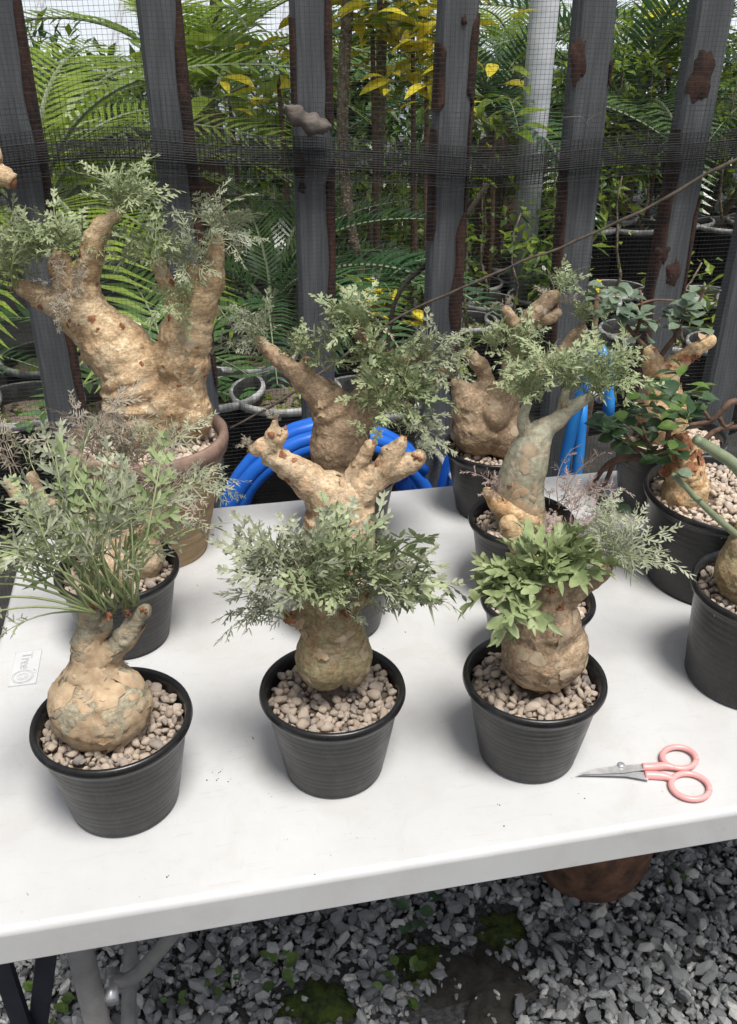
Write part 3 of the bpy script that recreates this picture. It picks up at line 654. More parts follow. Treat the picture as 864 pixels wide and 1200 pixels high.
for px, py, n, ax, sp, sz, kd, dy in ((336, 680, 18, (-.5, -.1, .9), .95, .056, 'cut', 0), (338, 724, 9, (-1, 0, .45), .5, .05, 'fine', -.01), (398, 684, 24, (0, -.2, 1), 1.15, .056, 'sage', -.005), (432, 702, 18, (.6, -.1, .8), .85, .06, 'cut', 0), (384, 696, 8, (-.1, -.6, .8), .9, .045, 'sage', -.025), (420, 698, 8, (.3, -.6, .8), .9, .045, 'cut', -.02), (407, 716, 4, (.5, -.6, .8), .6, .03, 'fine', -.025), (366, 688, 20, (-.1, -.3, 1), 1.1, .055, 'cut', -.01), (440, 690, 7, (1, -.3, .55), .6, .07, 'sage', 0)):
    rosette(e, Y, kd, px, py, n, sz, ax, sp, dy, r, dens=.8, lscale=.86)
# ---- front right: brown bottle trunk, broad toothed leaves
e, Y = potted(617, 879, .147, .104, 'brown bottle-shaped trunk with broad toothed bright green leaves, beside the pink scissors', G1, True, (.006, .006, .044), seed=23)
tk = trunk(e, Y, [[(637, 770, 44), (640, 735, 40), (638, 708, 33), (642, 690, 22), (648, 668, 14)], [(632, 712, 24), (620, 704, 18), (611, 696, 12)], [(650, 706, 20), (668, 694, 17), (690, 680, 14), (710, 668, 10)]],
      [(636, 764, 50, 42, 48), (650, 758, 38, 42, 38)], M['bark_brown'], seed=4, warts=10, lump=.0025)
flakes(e, tk, 18, .008, .022, M['flake'], 1, (.08, .12), .12); flakes(e, tk, 26, .006, .018, M['flake_grey'], 5, (.1, .25), .08)
knobs(e, Y, [(657, 713, 6, -.036), (711, 667, 8, 0), (610, 694, 8, -.004), (649, 664, 9, -.002), (647, 692, 6, -.026)])
r = random.Random(8)
for px, py, n, ax, sp, sz, kd, dy in ((610, 693, 17, (-.55, -.4, .7), 1.05, .058, 'broad', -.01), (652, 662, 22, (.25, -.3, 1), 1.15, .058, 'broad', -.005), (628, 676, 20, (-.3, -.3, .9), 1.15, .058, 'broad', -.01), (711, 666, 12, (.4, 0, 1), .9, .048, 'fine', 0), (612, 704, 4, (-.2, -.8, -.1), .5, .06, 'broad', -.03), (668, 668, 7, (.5, -.5, .7), .9, .058, 'broad', -.01), (598, 690, 12, (-.8, -.2, .6), .9, .058, 'broad', 0)):
    rosette(e, Y, kd, px, py, n, sz, ax, sp, dy, r, dens=1.3, lscale=.8)
# ---- middle left
e, Y = potted(150, 745, .15, .105, 'pinkish lumpy trunk with feathery grey leaves, in black pot in front of the clay pot', G1, True, (-.01, .005, .045), seed=24)
trunk(e, Y, [[(134, 665, 34), (128, 640, 26), (110, 615, 13), (84, 597, 10), (50, 591, 9), (24, 584, 8), (10, 567, 6)], [(52, 590, 7), (44, 573, 7), (37, 557, 6)], [(140, 640, 22), (158, 625, 12), (164, 618, 9), (176, 606, 8), (190, 598, 7)], [(128, 630, 14), (120, 600, 7), (115, 570, 5), (112, 545, 4)]],
      [(134, 655, 34, 36, 36), (172, 652, 20, 28, 22), (106, 638, 22, 26, 22)], M['bark_pale'], seed=5, warts=8)
r = random.Random(9)
for px, py, n, ax, sp, sz, kd, dy in ((10, 566, 8, (-.5, 0, 1), .9, .05, 'pink', 0), (37, 556, 7, (.1, 0, 1), .9, .05, 'fine', 0), (190, 597, 13, (.6, -.1, .9), .95, .06, 'pink', 0), (110, 532, 18, (.15, 0, 1), 1.1, .06, 'pink', 0), (150, 548, 14, (.3, 0, 1), 1.2, .06, 'pink', .01), (185, 545, 8, (.3, 0, 1), 1.2, .055, 'fine', .01), (215, 575, 6, (1, 0, .3), .7, .055, 'fine', 0)):
    rosette(e, Y, kd, px, py, n, sz, ax, sp, dy, r, 8, dens=.7, lscale=.86)
# ---- middle
e, Y = potted(400, 728, .147, .098, 'nearly leafless trunk with thick pale antler branches behind the olive bulb', G1, False, (0, .0, .04), seed=25)
tk = trunk(e, Y, [[(400, 680, 40), (398, 630, 42), (395, 592, 40), (376, 573, 25), (348, 553, 17), (327, 539, 14), (312, 525, 12), (296, 528, 7)], [(318, 532, 11), (321, 510, 9), (322, 494, 4)], [(322, 525, 9), (331, 512, 7), (334, 504, 4)], [(398, 590, 25), (407, 569, 13), (423, 542, 10), (434, 522, 8)], [(404, 592, 34), (420, 577, 22), (444, 556, 16), (464, 530, 11), (472, 515, 7)], [(446, 556, 15), (466, 548, 13), (484, 541, 12), (491, 534, 9)], [(330, 545, 9), (312, 540, 6)], [(455, 540, 8), (452, 528, 6)]],
      [], M['bark_pale'], seed=6, warts=18, lump=.003)
flakes(e, tk, 30, .006, .018, M['flake'], 1, (.1, .4), .2); flakes(e, tk, 10, .006, .014, M['scar'], 5, (.1, .4), .1)
knobs(e, Y, [(491, 533, 7, -.002), (472, 514, 6, 0), (334, 503, 4, 0), (436, 519, 6, 0), (296, 528, 5, 0), (322, 492, 3.5, 0)])
r = random.Random(12)
for px, py, n, ax, sp, sz, kd in ((295, 526, 7, (-.6, 0, .8), .9, .022, 'pink'), (324, 496, 3, (0, 0, 1), .8, .02, 'pink'), (436, 518, 3, (0, 0, 1), .8, .025, 'sage'), (492, 532, 5, (.6, 0, .8), .8, .03, 'fine'), (474, 512, 4, (.2, 0, 1), .8, .03, 'fine')):
    rosette(e, Y, kd, px, py, n, sz, ax, sp, 0, r)
# ---- small pot behind the bottle trunk
e, Y = potted(622, 778, .134, .1, 'low peach-coloured stump with purple feathery stalks, directly behind the bottle-shaped trunk', G1, False, (0, 0, .035), seed=26)
trunk(e, Y, [[(632, 715, 30), (640, 680, 26), (656, 650, 18), (668, 632, 12)], [(630, 680, 22), (612, 640, 15), (596, 612, 12)]], [(632, 708, 33, 36, 34)], M['bark_cream'], seed=7)
r = random.Random(13)
for px, py, n, ax, sp, sz, kd in ((668, 630, 10, (.5, 0, 1), .9, .05, 'purple'), (690, 622, 10, (.6, 0, .8), .9, .045, 'fine'), (640, 640, 6, (0, 0, 1), .9, .04, 'purple')):
    rosette(e, Y, kd, px, py, n, sz, ax, sp, 0, r, 6)
# ---- tall grey smooth stem
e, Y = potted(604, 690, .14, .114, 'tall smooth grey-green stem forking to curly pale leaves, in front of the hanging hose', G1, False, (0, 0, .035), seed=27)
tk = trunk(e, Y, [[(611, 618, 30), (610, 595, 29), (610, 570, 28), (619, 535, 25), (630, 512, 19), (641, 500, 13), (653, 493, 10), (669, 478, 9), (691, 465, 6)], [(627, 518, 16), (615, 503, 8), (613, 490, 7), (618, 474, 6)], [(660, 488, 7), (660, 474, 6), (663, 458, 5)]], [], M['bark_smooth'], seed=8, lump=.001, rings=False)
flakes(e, tk, 9, .012, .03, M['flake'], 3, (.08, .17), .12); flakes(e, tk, 8, .01, .024, M['flake_grey'], 5, (.08, .24), .05)
trunk(e, Y, [[(622, 612, 16, -.02), (607, 606, 14, -.025), (590, 596, 12, -.025), (579, 586, 9, -.025), (570, 575, 6, -.025)]], [], M['bark_cream'], seed=18, lump=.002, name='peeling_bark')
knobs(e, Y, [(660, 474, 6, -.004), (668, 482, 6, -.005), (614, 497, 6, -.004), (692, 464, 6, 0)], M['bark_brown'])
r = random.Random(14)
for px, py, n, ax, sp, sz, kd, dy in ((692, 463, 20, (.35, -.1, 1), 1.0, .06, 'finegreen', 0), (663, 455, 14, (0, 0, 1), 1.0, .055, 'finegreen', 0), (618, 472, 16, (-.2, -.1, 1), 1.0, .056, 'finegreen', 0), (712, 440, 12, (.5, -.1, .8), 1.1, .05, 'finegreen', 0), (640, 440, 12, (-.2, 0, 1), 1.1, .052, 'finegreen', 0), (585, 590, 7, (-.4, -.2, 1), .65, .045, 'purple', -.03), (655, 590, 7, (.5, -.2, 1), .8, .052, 'purple', -.03), (672, 585, 5, (.7, -.2, .7), .7, .05, 'purple', -.02)):
    rosette(e, Y, kd, px, py, n, sz, ax, sp, dy, r, 5)
# ---- back left in the clay pot
e, Y = potted(191, 642, .218, .186, 'big warty forked tan trunk in a tapered brown clay pot', G1, False, (0, 0, .05), base=.6, seed=28, clay=True, ssize=.013, depth=.014)
tk = trunk(e, Y, [[(172, 490, 50), (165, 452, 46), (149, 423, 40), (117, 388, 34), (92, 362, 29)], [(94, 366, 27), (58, 351, 16), (26, 337, 11)], [(92, 362, 27), (101, 328, 17), (108, 290, 15), (121, 264, 10), (140, 249, 7)], [(85, 360, 24), (76, 330, 15), (70, 306, 13)], [(205, 478, 36), (212, 425, 33), (222, 381, 28), (236, 347, 22), (251, 320, 14), (254, 283, 8)], [(214, 372, 20), (204, 345, 12), (194, 329, 10), (186, 307, 9)], [(228, 362, 18), (228, 336, 11), (224, 318, 9)]],
      [(174, 478, 50, 42, 46), (222, 484, 28, 34, 32), (192, 470, 44, 40, 42)], M['bark_tan'], voxel=.0021, seed=9, warts=95, lump=.0022, wh=1.7)
flakes(e, tk, 22, .008, .02, M['flake_grey'], 1, (.15, .6), .2); flakes(e, tk, 30, .004, .011, M['scar'], 5, (.15, .6), .12)
knobs(e, Y, [(142, 247, 6, 0), (254, 280, 7, 0), (187, 305, 8, 0), (24, 335, 9, 0), (70, 303, 11, 0)], M['bark_brown'])
r = random.Random(15)
for px, py, n, ax, sp, sz, kd, dy in ((142, 246, 16, (.3, 0, .9), 1.15, .052, 'finegreen', 0), (254, 280, 15, (.3, -.1, .9), 1.2, .05, 'fine', 0), (187, 304, 14, (-.1, -.2, .9), 1.2, .05, 'finegreen', 0), (224, 316, 12, (0, -.4, .9), 1.2, .045, 'fine', -.01), (24, 334, 15, (-.4, -.1, .9), 1.1, .055, 'finegreen', 0), (70, 302, 18, (-.2, -.1, 1), 1.15, .055, 'finegreen', 0), (85, 345, 13, (-.2, -.7, .6), 1.2, .04, 'pink', -.03), (215, 360, 12, (-.2, -.7, .6), 1.2, .042, 'finegreen', -.03), (104, 300, 7, (.3, -.3, .8), 1.2, .045, 'finegreen', 0), (35, 300, 10, (-.3, 0, 1), 1.1, .05, 'finegreen', 0)):
    rosette(e, Y, kd, px, py, n, sz, ax, sp, dy, r, 6, dens=1.1, lscale=.86)
# ---- back middle
e, Y = potted(407, 625, .152, .108, 'stout brown trunk topped by broad pale sage leaves, in front of the coiled blue hose', G1, False, (0, 0, .04), seed=29)
tk = trunk(e, Y, [[(400, 545, 33), (398, 515, 33), (392, 485, 27), (378, 463, 21), (356, 446, 14), (328, 421, 10), (303, 401, 7)], [(366, 452, 12), (360, 436, 9), (358, 424, 7)], [(410, 500, 28), (428, 470, 14), (444, 436, 11), (434, 407, 10), (414, 382, 8)], [(420, 495, 20), (446, 455, 10), (456, 434, 9), (482, 420, 8), (500, 409, 6)], [(430, 485, 14), (470, 460, 8), (503, 450, 7), (519, 432, 6)], [(415, 480, 14), (424, 455, 8), (428, 430, 7)]],
      [(400, 524, 36, 34, 36)], M['bark_brown'], seed=10, warts=12)
flakes(e, tk, 34, .008, .02, M['flake'], 1, (.1, .5), .15)
knobs(e, Y, [(303, 400, 6, 0), (358, 422, 6, 0), (414, 380, 7, 0), (501, 408, 6, 0), (520, 430, 6, 0)])
r = random.Random(16)
for px, py, n, ax, sp, sz, kd, dy in ((303, 402, 18, (-.35, -.2, .8), 1.2, .054, 'cut', 0), (356, 420, 12, (.1, -.2, 1), 1.2, .052, 'sage', 0), (412, 388, 24, (0, -.35, .8), 1.25, .054, 'sage', 0), (455, 438, 13, (0, -.6, .6), 1.1, .05, 'sage', -.02), (498, 420, 18, (.4, -.5, .6), 1.15, .05, 'cut', -.01), (428, 428, 10, (0, -.5, .7), 1.1, .045, 'sage', -.01), (450, 480, 16, (.2, -.6, .7), 1.15, .06, 'sage', -.05), (470, 470, 14, (.5, -.5, .7), 1.1, .062, 'sage', -.04), (519, 434, 10, (.7, -.3, .4), 1.0, .045, 'cut', 0), (470, 500, 7, (.8, -.4, .1), .6, .065, 'cut', -.04), (385, 430, 8, (.2, -.4, .8), 1.1, .05, 'sage', -.01)):
    rosette(e, Y, kd, px, py, n, sz, ax, sp, dy, r, 6)
# ---- back, fist-like trunk
e, Y = potted(575, 595, .158, .112, 'fist-shaped pale brown trunk with stubby fingers, in black pot against the table edge', G1, False, (0, 0, .045), seed=30)
tk = trunk(e, Y, [[(562, 500, 34), (556, 475, 26), (545, 462, 20), (537, 450, 9)], [(565, 478, 20), (562, 462, 10), (556, 451, 8)], [(572, 480, 20), (578, 462, 10), (572, 447, 7)], [(570, 470, 18), (568, 440, 10), (560, 426, 9), (549, 415, 8)], [(585, 490, 26), (596, 450, 14), (602, 420, 12), (608, 395, 11), (621, 375, 11), (637, 356, 9), (652, 345, 6)], [(610, 392, 9), (600, 376, 8), (594, 364, 6)], [(622, 374, 9), (646, 372, 7), (655, 366, 5)], [(590, 470, 16), (620, 440, 10), (650, 420, 8), (682, 385, 7)]],
      [(564, 500, 36, 34, 36), (592, 506, 30, 32, 34), (548, 478, 20, 24, 22), (580, 482, 22, 20, 30, -.012)], M['bark_brown'], seed=11, warts=22, lump=.003)
flakes(e, tk, 34, .008, .02, M['flake_grey'], 1, (.1, .5), .08)
r = random.Random(17)
for px, py, n, ax, sp, sz, kd, dy in ((652, 344, 9, (.3, 0, 1), 1.1, .045, 'finegreen', 0), (637, 358, 6, (0, -.4, 1), 1.2, .035, 'pink', 0), (594, 362, 5, (-.3, 0, 1), 1.0, .026, 'pink', 0), (549, 416, 9, (-.5, -.3, .7), .9, .042, 'finegreen', 0), (608, 425, 18, (0, -.5, .8), 1.2, .055, 'finegreen', -.03), (580, 412, 10, (.1, .1, 1), .8, .055, 'finegreen', -.01), (684, 380, 14, (0, 0, 1), .85, .045, 'finegreen', 0), (610, 400, 10, (-.1, -.3, 1), 1.2, .05, 'finegreen', -.01)):
    rosette(e, Y, kd, px, py, n, sz, ax, sp, dy, r, 6)
# ---- big low bowl at the right: tan bulb, glossy leaves
e, Y = potted(837, 672, .228, .132, 'round tan bulb with brown branches and glossy green leaves, in the widest black pot', G1, False, (-.03, 0, .03), base=.86, seed=31, ssize=.011)
tk = trunk(e, Y, [[(803, 590, 25), (803, 560, 25), (802, 538, 20), (800, 522, 13), (792, 515, 7)], [(806, 545, 16), (815, 532, 9), (819, 524, 6)], [(804, 535, 10), (806, 515, 6)]], [(804, 574, 27, 30, 27)], M['bark_cream'], seed=12, warts=12, lump=.0035)
flakes(e, tk, 26, .008, .02, M['scar'], 1, (.16, .5), .3)
b = MB(); r = random.Random(18)
for br in ([(795, 520, 4), (778, 530, 5), (755, 536, 5), (725, 538, 4), (705, 552, 3), (690, 580, 2.4)], [(720, 541, 3), (708, 570, 2.4), (700, 592, 2)], [(770, 533, 4), (755, 515, 3), (748, 495, 2)], [(780, 530, 3.5), (785, 500, 3), (792, 470, 2)], [(818, 525, 4), (838, 505, 3), (864, 500, 2.5)], [(760, 535, 3), (740, 520, 2.4), (728, 500, 2)]):
    pts = [(*atY(x, y, Y + .01), w * 1.25 / F) for x, y, w in br]; c_ = bez(pts, 4); b.tube([p[:3] for p in c_], [p[3] for p in c_], 7)
b.build('branch', M['twig'], e)
for i in range(105):
    t = r.random(); cx, cy, sx, sy = r.choice([(765, 480, 26, 20), (790, 465, 16, 16), (745, 505, 22, 14), (770, 535, 16, 16), (730, 500, 14, 10), (800, 480, 12, 18)])
    p = atY(r.gauss(cx, sx), r.gauss(cy, sy), Y + r.gauss(0, .035)); a = r.uniform(0, 6.28)
    place_leaf('bright' if r.random() < .35 and cy < 500 else 'dark', e, p, (math.cos(a), math.sin(a) - .4, r.uniform(-.2, .8)), r.uniform(.022, .037), r)
for px, py in ((700, 590), (718, 590), (693, 575)): place_leaf('dark', e, atY(px, py, Y), (.5, -.5, -.1), .03, r)
# ---- far right back: cream trunk
e, Y = potted(770, 592, .172, .128, 'cream-coloured cut trunk with peeling arm and small round blue-green leaves', G1, False, (0, 0, .04), seed=32)
tk = trunk(e, Y, [[(775, 500, 30), (774, 470, 25), (778, 448, 20), (786, 432, 14), (802, 420, 10), (818, 408, 9), (833, 398, 8)], [(772, 455, 18), (766, 430, 13), (762, 412, 8)]], [(775, 480, 30, 30, 30)], M['bark_cream'], seed=13, lump=.002)
flakes(e, tk, 16, .008, .022, M['flake'], 1, (.13, .5), .3); flakes(e, tk, 16, .006, .012, M['scar'], 5, (.22, .5), .5)
b = MB()
for br in ([(772, 420, 3), (784, 404, 3), (792, 392, 2.2), (786, 384, 1.5)], [(764, 415, 4), (745, 395, 3), (730, 375, 2)], [(745, 395, 2.4), (752, 365, 2), (750, 340, 1.5)], [(790, 395, 2), (800, 375, 1.6), (805, 360, 1.3)], [(740, 360, 1.6), (765, 352, 1.4), (790, 352, 1.2)], [(750, 375, 2), (765, 380, 1.5), (775, 372, 1.2)], [(803, 372, 1.6), (820, 352, 1.6), (826, 335, 1.2)]):
    pts = [(*atY(x, y, Y + .005), w * 1.3 / F) for x, y, w in br]; c_ = bez(pts, 4); b.tube([p[:3] for p in c_], [p[3] for p in c_], 6)
b.build('branch', M['twig'], e)
for i in range(95):
    cx, cy, sx, sy = r.choice([(712, 350, 14, 12), (735, 380, 18, 14), (720, 365, 16, 12), (750, 392, 14, 8), (805, 358, 12, 12), (798, 372, 10, 6)])
    p = atY(r.gauss(cx, sx), r.gauss(cy, sy), Y + r.gauss(0, .03)); a = r.uniform(0, 6.28)
    place_leaf('round', e, p, (math.cos(a), math.sin(a) - .4, r.uniform(-.1, .8)), r.uniform(.02, .031), r)
# ---- right front, cut by the frame
e, Y = potted(873, 792, .166, .13, 'black pot with dull green bulb sending out smooth green stems, before the widest pot', G1, True, (.0, 0, .035), base=.84, seed=33, ssize=.0125)
trunk(e, Y, [[(878, 690, 34), (876, 655, 32), (872, 632, 18), (870, 618, 10)]], [(878, 668, 38, 40, 38)], M['bark_green'], seed=14)
b = MB()
for br in ([(872, 634, 5, 0), (846, 612, 4.5, -.005), (820, 588, 4, -.005), (803, 570, 3.6, -.005), (788, 556, 3, -.005)], [(890, 640, 8, 0), (885, 585, 8, 0), (864, 548, 7.5, 0), (838, 529, 7, 0), (815, 514, 6, 0)]):
    pts = [(*atY(x, y, Y + d_), w * .95 / F) for x, y, w, d_ in br]; c_ = bez(pts, 5); b.tube([p[:3] for p in c_], [p[3] for p in c_], 10)
b.build('stem', M['stem_green'], e)
for px, py in ((789, 556), (822, 588), (796, 560)): place_leaf('round', e, atY(px, py, Y - .006), (r.uniform(-1, 1), -.5, .4), .02, r)
b = MB()
for br in ([(905, 600, 4), (890, 500, 4), (862, 470, 4), (835, 492, 3.4), (808, 498, 2.4)], [(842, 487, 3), (850, 500, 2.4), (860, 495, 1.6)], [(832, 492, 2.6), (826, 482, 1.8)]):
    pts = [(*atY(x, y, Y + .02), w * .95 / F) for x, y, w in br]; c_ = bez(pts, 5); b.tube([p[:3] for p in c_], [p[3] for p in c_], 7)
b.build('twig', M['twig'], e)

# ---- a tall plant off to the left whose cut tip reaches into view
P0 = Vector((-.72, 1.15, 0)); e = empty('potted_plant', P0, 'tan sawn branch tip of a tall plant beside the leftmost board', 'potted plant')
a_, b_ = pot_mesh(.36, .34, .8); po = link('pot', a_, e); link('rim', b_, po); link('soil', soil_disc(.35, .34, .03), e)
b = MB(); tip = atY(15, 213, 1.15); rr = 13 * dep(tip) / F
c_ = bez([(-.72, 1.15, .28, .04), (-.72, 1.15, .6, .036), (-.70, 1.15, .95, .03), (tip.x - .05, 1.15, tip.z + .015, rr * 1.25), (tip.x - .02, 1.15, tip.z + .012, rr), (tip.x, 1.15, tip.z, rr * .8)], 6)
b.tube([p[:3] for p in c_], [p[3] * (1 + .1 * math.sin(i * 2.1)) for i, p in enumerate(c_)], 14); b.build('trunk', M['bark_tan'], e)
b = MB(); b.ell(tip, rr * .35, rr * .6, rr * .6); b.build('cut_end', M['scar'], e)

# ---------------------------------------------------------------- fence of grey slab boards
FT = tab(0, FV, 0)
def board(top, low, wpx, label, strips, knots, thick=.016):
    A = fence_at(*top); B_ = fence_at(*low); ax = (A - B_).normalized(); k = dep(A.lerp(B_, .5)) / F; w = wpx * k / 2
    P_top = A + ax * .16; P_bot = B_ - ax * (B_.z / ax.z)
    e = empty('fence_board', P_bot, label, 'fence board', 'grey slab boards of the fence'); n = 44; b = MB(); vs = []; sd_ = top[0] * .013
    def edge(t, s): return w * (1 + .07 * noise.noise(Vector((t * 6, s * 5, sd_))))
    L = (P_top - P_bot).length
    for i in range(n + 1):
        t = i / n; c_ = P_bot + ax * L * t; e0, e1 = edge(t, -1), edge(t, 1)
        for x, y in ((-e0, thick), (-e0, -thick * .6), (-e0 * .82, -thick), (e1 * .82, -thick), (e1, -thick * .6), (e1, thick)): vs.append(c_ + U * x + V * y)
    fs = [(i * 6 + j, i * 6 + (j + 1) % 6, (i + 1) * 6 + (j + 1) % 6, (i + 1) * 6 + j) for i in range(n) for j in range(6)] + [tuple(range(5, -1, -1)), tuple(n * 6 + j for j in range(6))]
    b.add(vs, fs); pk = b.build('plank', M['board'], e, False)
    for s, y0, y1, wd in strips:                       # red-brown waney edge, between two photo heights
        bb = MB(); vs = []; m_ = 24; t0 = (fence_at(top[0] + (low[0] - top[0]) * (y1 - top[1]) / (low[1] - top[1]), y1) - P_bot).dot(ax) / L; t1 = (fence_at(top[0] + (low[0] - top[0]) * (y0 - top[1]) / (low[1] - top[1]), y0) - P_bot).dot(ax) / L
        for i in range(m_ + 1):
            t = t0 + (t1 - t0) * i / m_; c_ = P_bot + ax * L * t; ee = edge(t, s); q = (wd * k) * (.75 + .7 * noise.noise(Vector((t * 14, sd_, s)))) * min(1, i / 3 + .15, (m_ - i) / 3 + .15); q = max(.001, q)
            o_ = ee + .002
            for x, y in ((o_, thick * .8), (o_ + .001, -thick * .75), (ee - q * .3, -thick - .0035), (ee - q, -thick - .002), (ee - q, -thick + .004)): vs.append(c_ + U * s * x + V * y)
        f_ = [(i * 5 + j, i * 5 + j + 1, (i + 1) * 5 + j + 1, (i + 1) * 5 + j) for i in range(m_) for j in range(4)]
        bb.add(vs, f_ if s < 0 else [q_[::-1] for q_ in f_]); bb.build('bark_edge', M['bark_edge'], pk)
    for px, py, rx, ry in knots:
        c_ = fence_at(px, py, -thick - .0005); kk = dep(c_) / F; bb = MB(); nn = 30; vs = [c_ - V * .004]
        for t in (.6, 1):
            for j in range(nn):
                a = 2 * math.pi * j / nn; q = t * (1 + .45 * noise.noise(Vector((math.cos(a) * 1.4 + px, math.sin(a) * 1.4, py))) + .3 * noise.noise(Vector((math.cos(a) * 5 + px, math.sin(a) * 5, py)))); vs.append(c_ + U * rx * kk * q * math.cos(a) + ax * ry * kk * q * math.sin(a) - V * (.0035 if t < 1 else -.001))
        bb.add(vs, [(0, 1 + (j + 1) % nn, 1 + j) for j in range(nn)] + [(1 + j, 1 + (j + 1) % nn, 1 + nn + (j + 1) % nn, 1 + nn + j) for j in range(nn)]); bb.build('knot', M['bark_edge'], pk)
board((-4, 0), (64, 400), 47, 'grey board behind the warty forked trunk, bark edge on its right, off to one end', [(1, -40, 480, 9)], [])
board((185, 0), (212, 255), 47, 'grey board rising behind the right arm of the warty forked trunk', [(1, -40, 450, 11)], [])
board((363, 0), (371, 375), 43, 'grey board with broken wood stub tied to it, above the coiled blue hose', [(1, -40, 150, 12), (1, 190, 380, 11), (-1, 20, 130, 5)], [(352, 196, 8, 16), (354, 220, 5, 7)])
board((537, 0), (517, 380), 42, 'grey board behind the fist-shaped trunk, long red-brown bark on both edges', [(1, 15, 120, 11), (1, 245, 470, 14), (-1, 50, 130, 10), (-1, 150, 280, 6), (1, 120, 250, 4)], [(544, 24, 4, 6)])
board((698, 0), (664, 380), 44, 'grey board with wire tie and one large upper oval knot, behind the hanging hose', [(-1, 190, 420, 6), (1, 70, 100, 7)], [(678, 71, 10, 25), (662, 192, 7, 14), (655, 258, 3, 4)])
board((836, 0), (777, 350), 43, 'grey board with one big round knot high up and two low brown knots', [(-1, 150, 460, 9), (1, 230, 400, 6)], [(823, 90, 17, 30), (777, 297, 10, 11), (789, 320, 10, 16)])
board((903, 180), (839, 480), 42, 'plain grey-green board at the end of the row past the two-knot board', [], [])

# black plastic net stretched over the front of the boards
net = empty('fence_net', tab(.6, FV - .03, 0), 'black plastic mesh net stretched over the fence boards', 'net')
net_lo, net_hi = .3, 1.62
def netp(s, z, off=0.0):
    q = Vector((s * 2.3, z * 2.6, off * 9)); w = .007 * noise.noise(q) + .004 * noise.noise(q * 3.1)
    zz = z + .012 * noise.noise(Vector((s * 1.7, z * 1.3, 7))) + .004 * noise.noise(Vector((s * 6, z * 2, 3)))
    return tab(s + .004 * noise.noise(Vector((s * 3, z * 4, 11))), FV - .030 - off + w, zz)
def grid(s0, s1, zf0, zf1, dz, ds, off, wr, name):
    b = MB(); nseg = max(8, int((s1 - s0) / .03))
    nz_ = int((zf1(s0) - zf0(s0)) / dz)
    for i in range(nz_ + 1):
        pts = []
        for j in range(nseg + 1):
            s = s0 + (s1 - s0) * j / nseg; z = zf0(s) + (zf1(s) - zf0(s)) * i / nz_; pts.append(netp(s, z, off))
        b.tube(pts, wr, 3, 0, False)
    ns = int((s1 - s0) / ds)
    for j in range(ns + 1):
        s = s0 + (s1 - s0) * j / ns; m_ = max(3, int((zf1(s) - zf0(s)) / .05)); b.tube([netp(s, zf0(s) + (zf1(s) - zf0(s)) * i / m_, off) for i in range(m_ + 1)], wr * .8, 3, 0, False)
    return b.build(name, M['net'], net)
grid(-.35, 1.75, lambda s: net_lo, lambda s: net_hi, .0072, .0072, 0, .0003, 'mesh_panel')
def bandz(s): return 1.236 + .016 * math.sin(s * 5.2 + .6) - .012 * s + .012 * noise.noise(Vector((s * 3, 0, 5)))
grid(-.35, 1.75, lambda s: bandz(s) - .034, lambda s: bandz(s) + .03, .0042, .007, .008, .0007, 'folded_hem')
grid(-.35, 1.75, lambda s: bandz(s) - .014, lambda s: bandz(s) + .014, .0034, .008, .013, .00095, 'folded_hem')
grid(-.35, 1.75, lambda s: bandz(s) - .085, lambda s: bandz(s) + .08, .0085, .009, .004, .0003, 'mesh_overlap')
# wire tie, wood stub, stick
b = MB(); p = fence_at(680, 137, -.05)
c_ = bez([(*(p + U * -.03), 0), (*(p + U * 0 - V * .004), 0), (*(p + U * .012 + Vector((0, 0, -.012))), 0), (*(p + U * .016 + Vector((0, 0, -.004))), 0), (*(p + U * .035 + Vector((0, 0, .006))), 0)], 4)
b.tube([q[:3] for q in c_], .0007, 6); tag(b.build('wire_tie', M['drift'], None, origin=p), 'thin wire twist tie holding the net hem to the board', 'wire')
b = MB(); pts = [(*fence_at(x, y, -.055), q / 600) for x, y, q in ((333, 124, 2.5), (340, 130, 7), (352, 138, 8), (366, 145, 9), (378, 148, 7), (388, 148, 3))]
c_ = bez(pts, 4); b.tube([q[:3] for q in c_], [q[3] * (1 + .35 * noise.noise(Vector((i * .37, 2, 5)))) for i, q in enumerate(c_)], 14); b.v = [tuple(Vector(v) + Vector((0, 0, .004 * noise.noise(Vector(v) * 90))) + U * .004 * noise.noise(Vector(v) * 160)) for v in b.v]
tag(b.build('wood_stub', M['drift'], None, origin=fence_at(362, 143, -.055)), 'broken grey weathered wood stub caught in the net hem', 'wood')
b = MB(); pts = [(*fence_at(x, y, -.05), q / 640) for x, y, q in ((900, 172, 2), (840, 198, 2), (765, 240, 1.8), (690, 276, 1.7), (610, 308, 1.7), (540, 338, 1.6), (470, 370, 1.5), (400, 420, 1.6), (340, 463, 1.6), (270, 502, 1.5))]
pts = [(*p_[:3], p_[3]) for p_ in pts]; c_ = bez(pts, 5); b.tube([(q[0], q[1], q[2] + .004 * noise.noise(Vector((q[0] * 20, 0, 1)))) for q in c_], [q[3] * (1 + .15 * math.sin(i * 1.7)) for i, q in enumerate(c_)], 8)
tag(b.build('dry_stick', M['stick'], None, origin=fence_at(610, 326, -.05)), 'long thin dry stick leaning diagonally across the fence', 'stick')
b = MB(); pts = [(*fence_at(x, y, .05), q / 600) for x, y, q in ((572, 215, 3), (540, 262, 3), (505, 305, 3), (470, 340, 2.6), (455, 400, 2.6), (440, 600, 2.6))]
c_ = bez(pts, 4); b.tube([q[:3] for q in c_], [q[3] for q in c_], 7); tag(b.build('dry_stick', M['stick'], None, origin=c_[-1][:3]), 'short greenish stick behind the board with bark on both edges', 'stick')

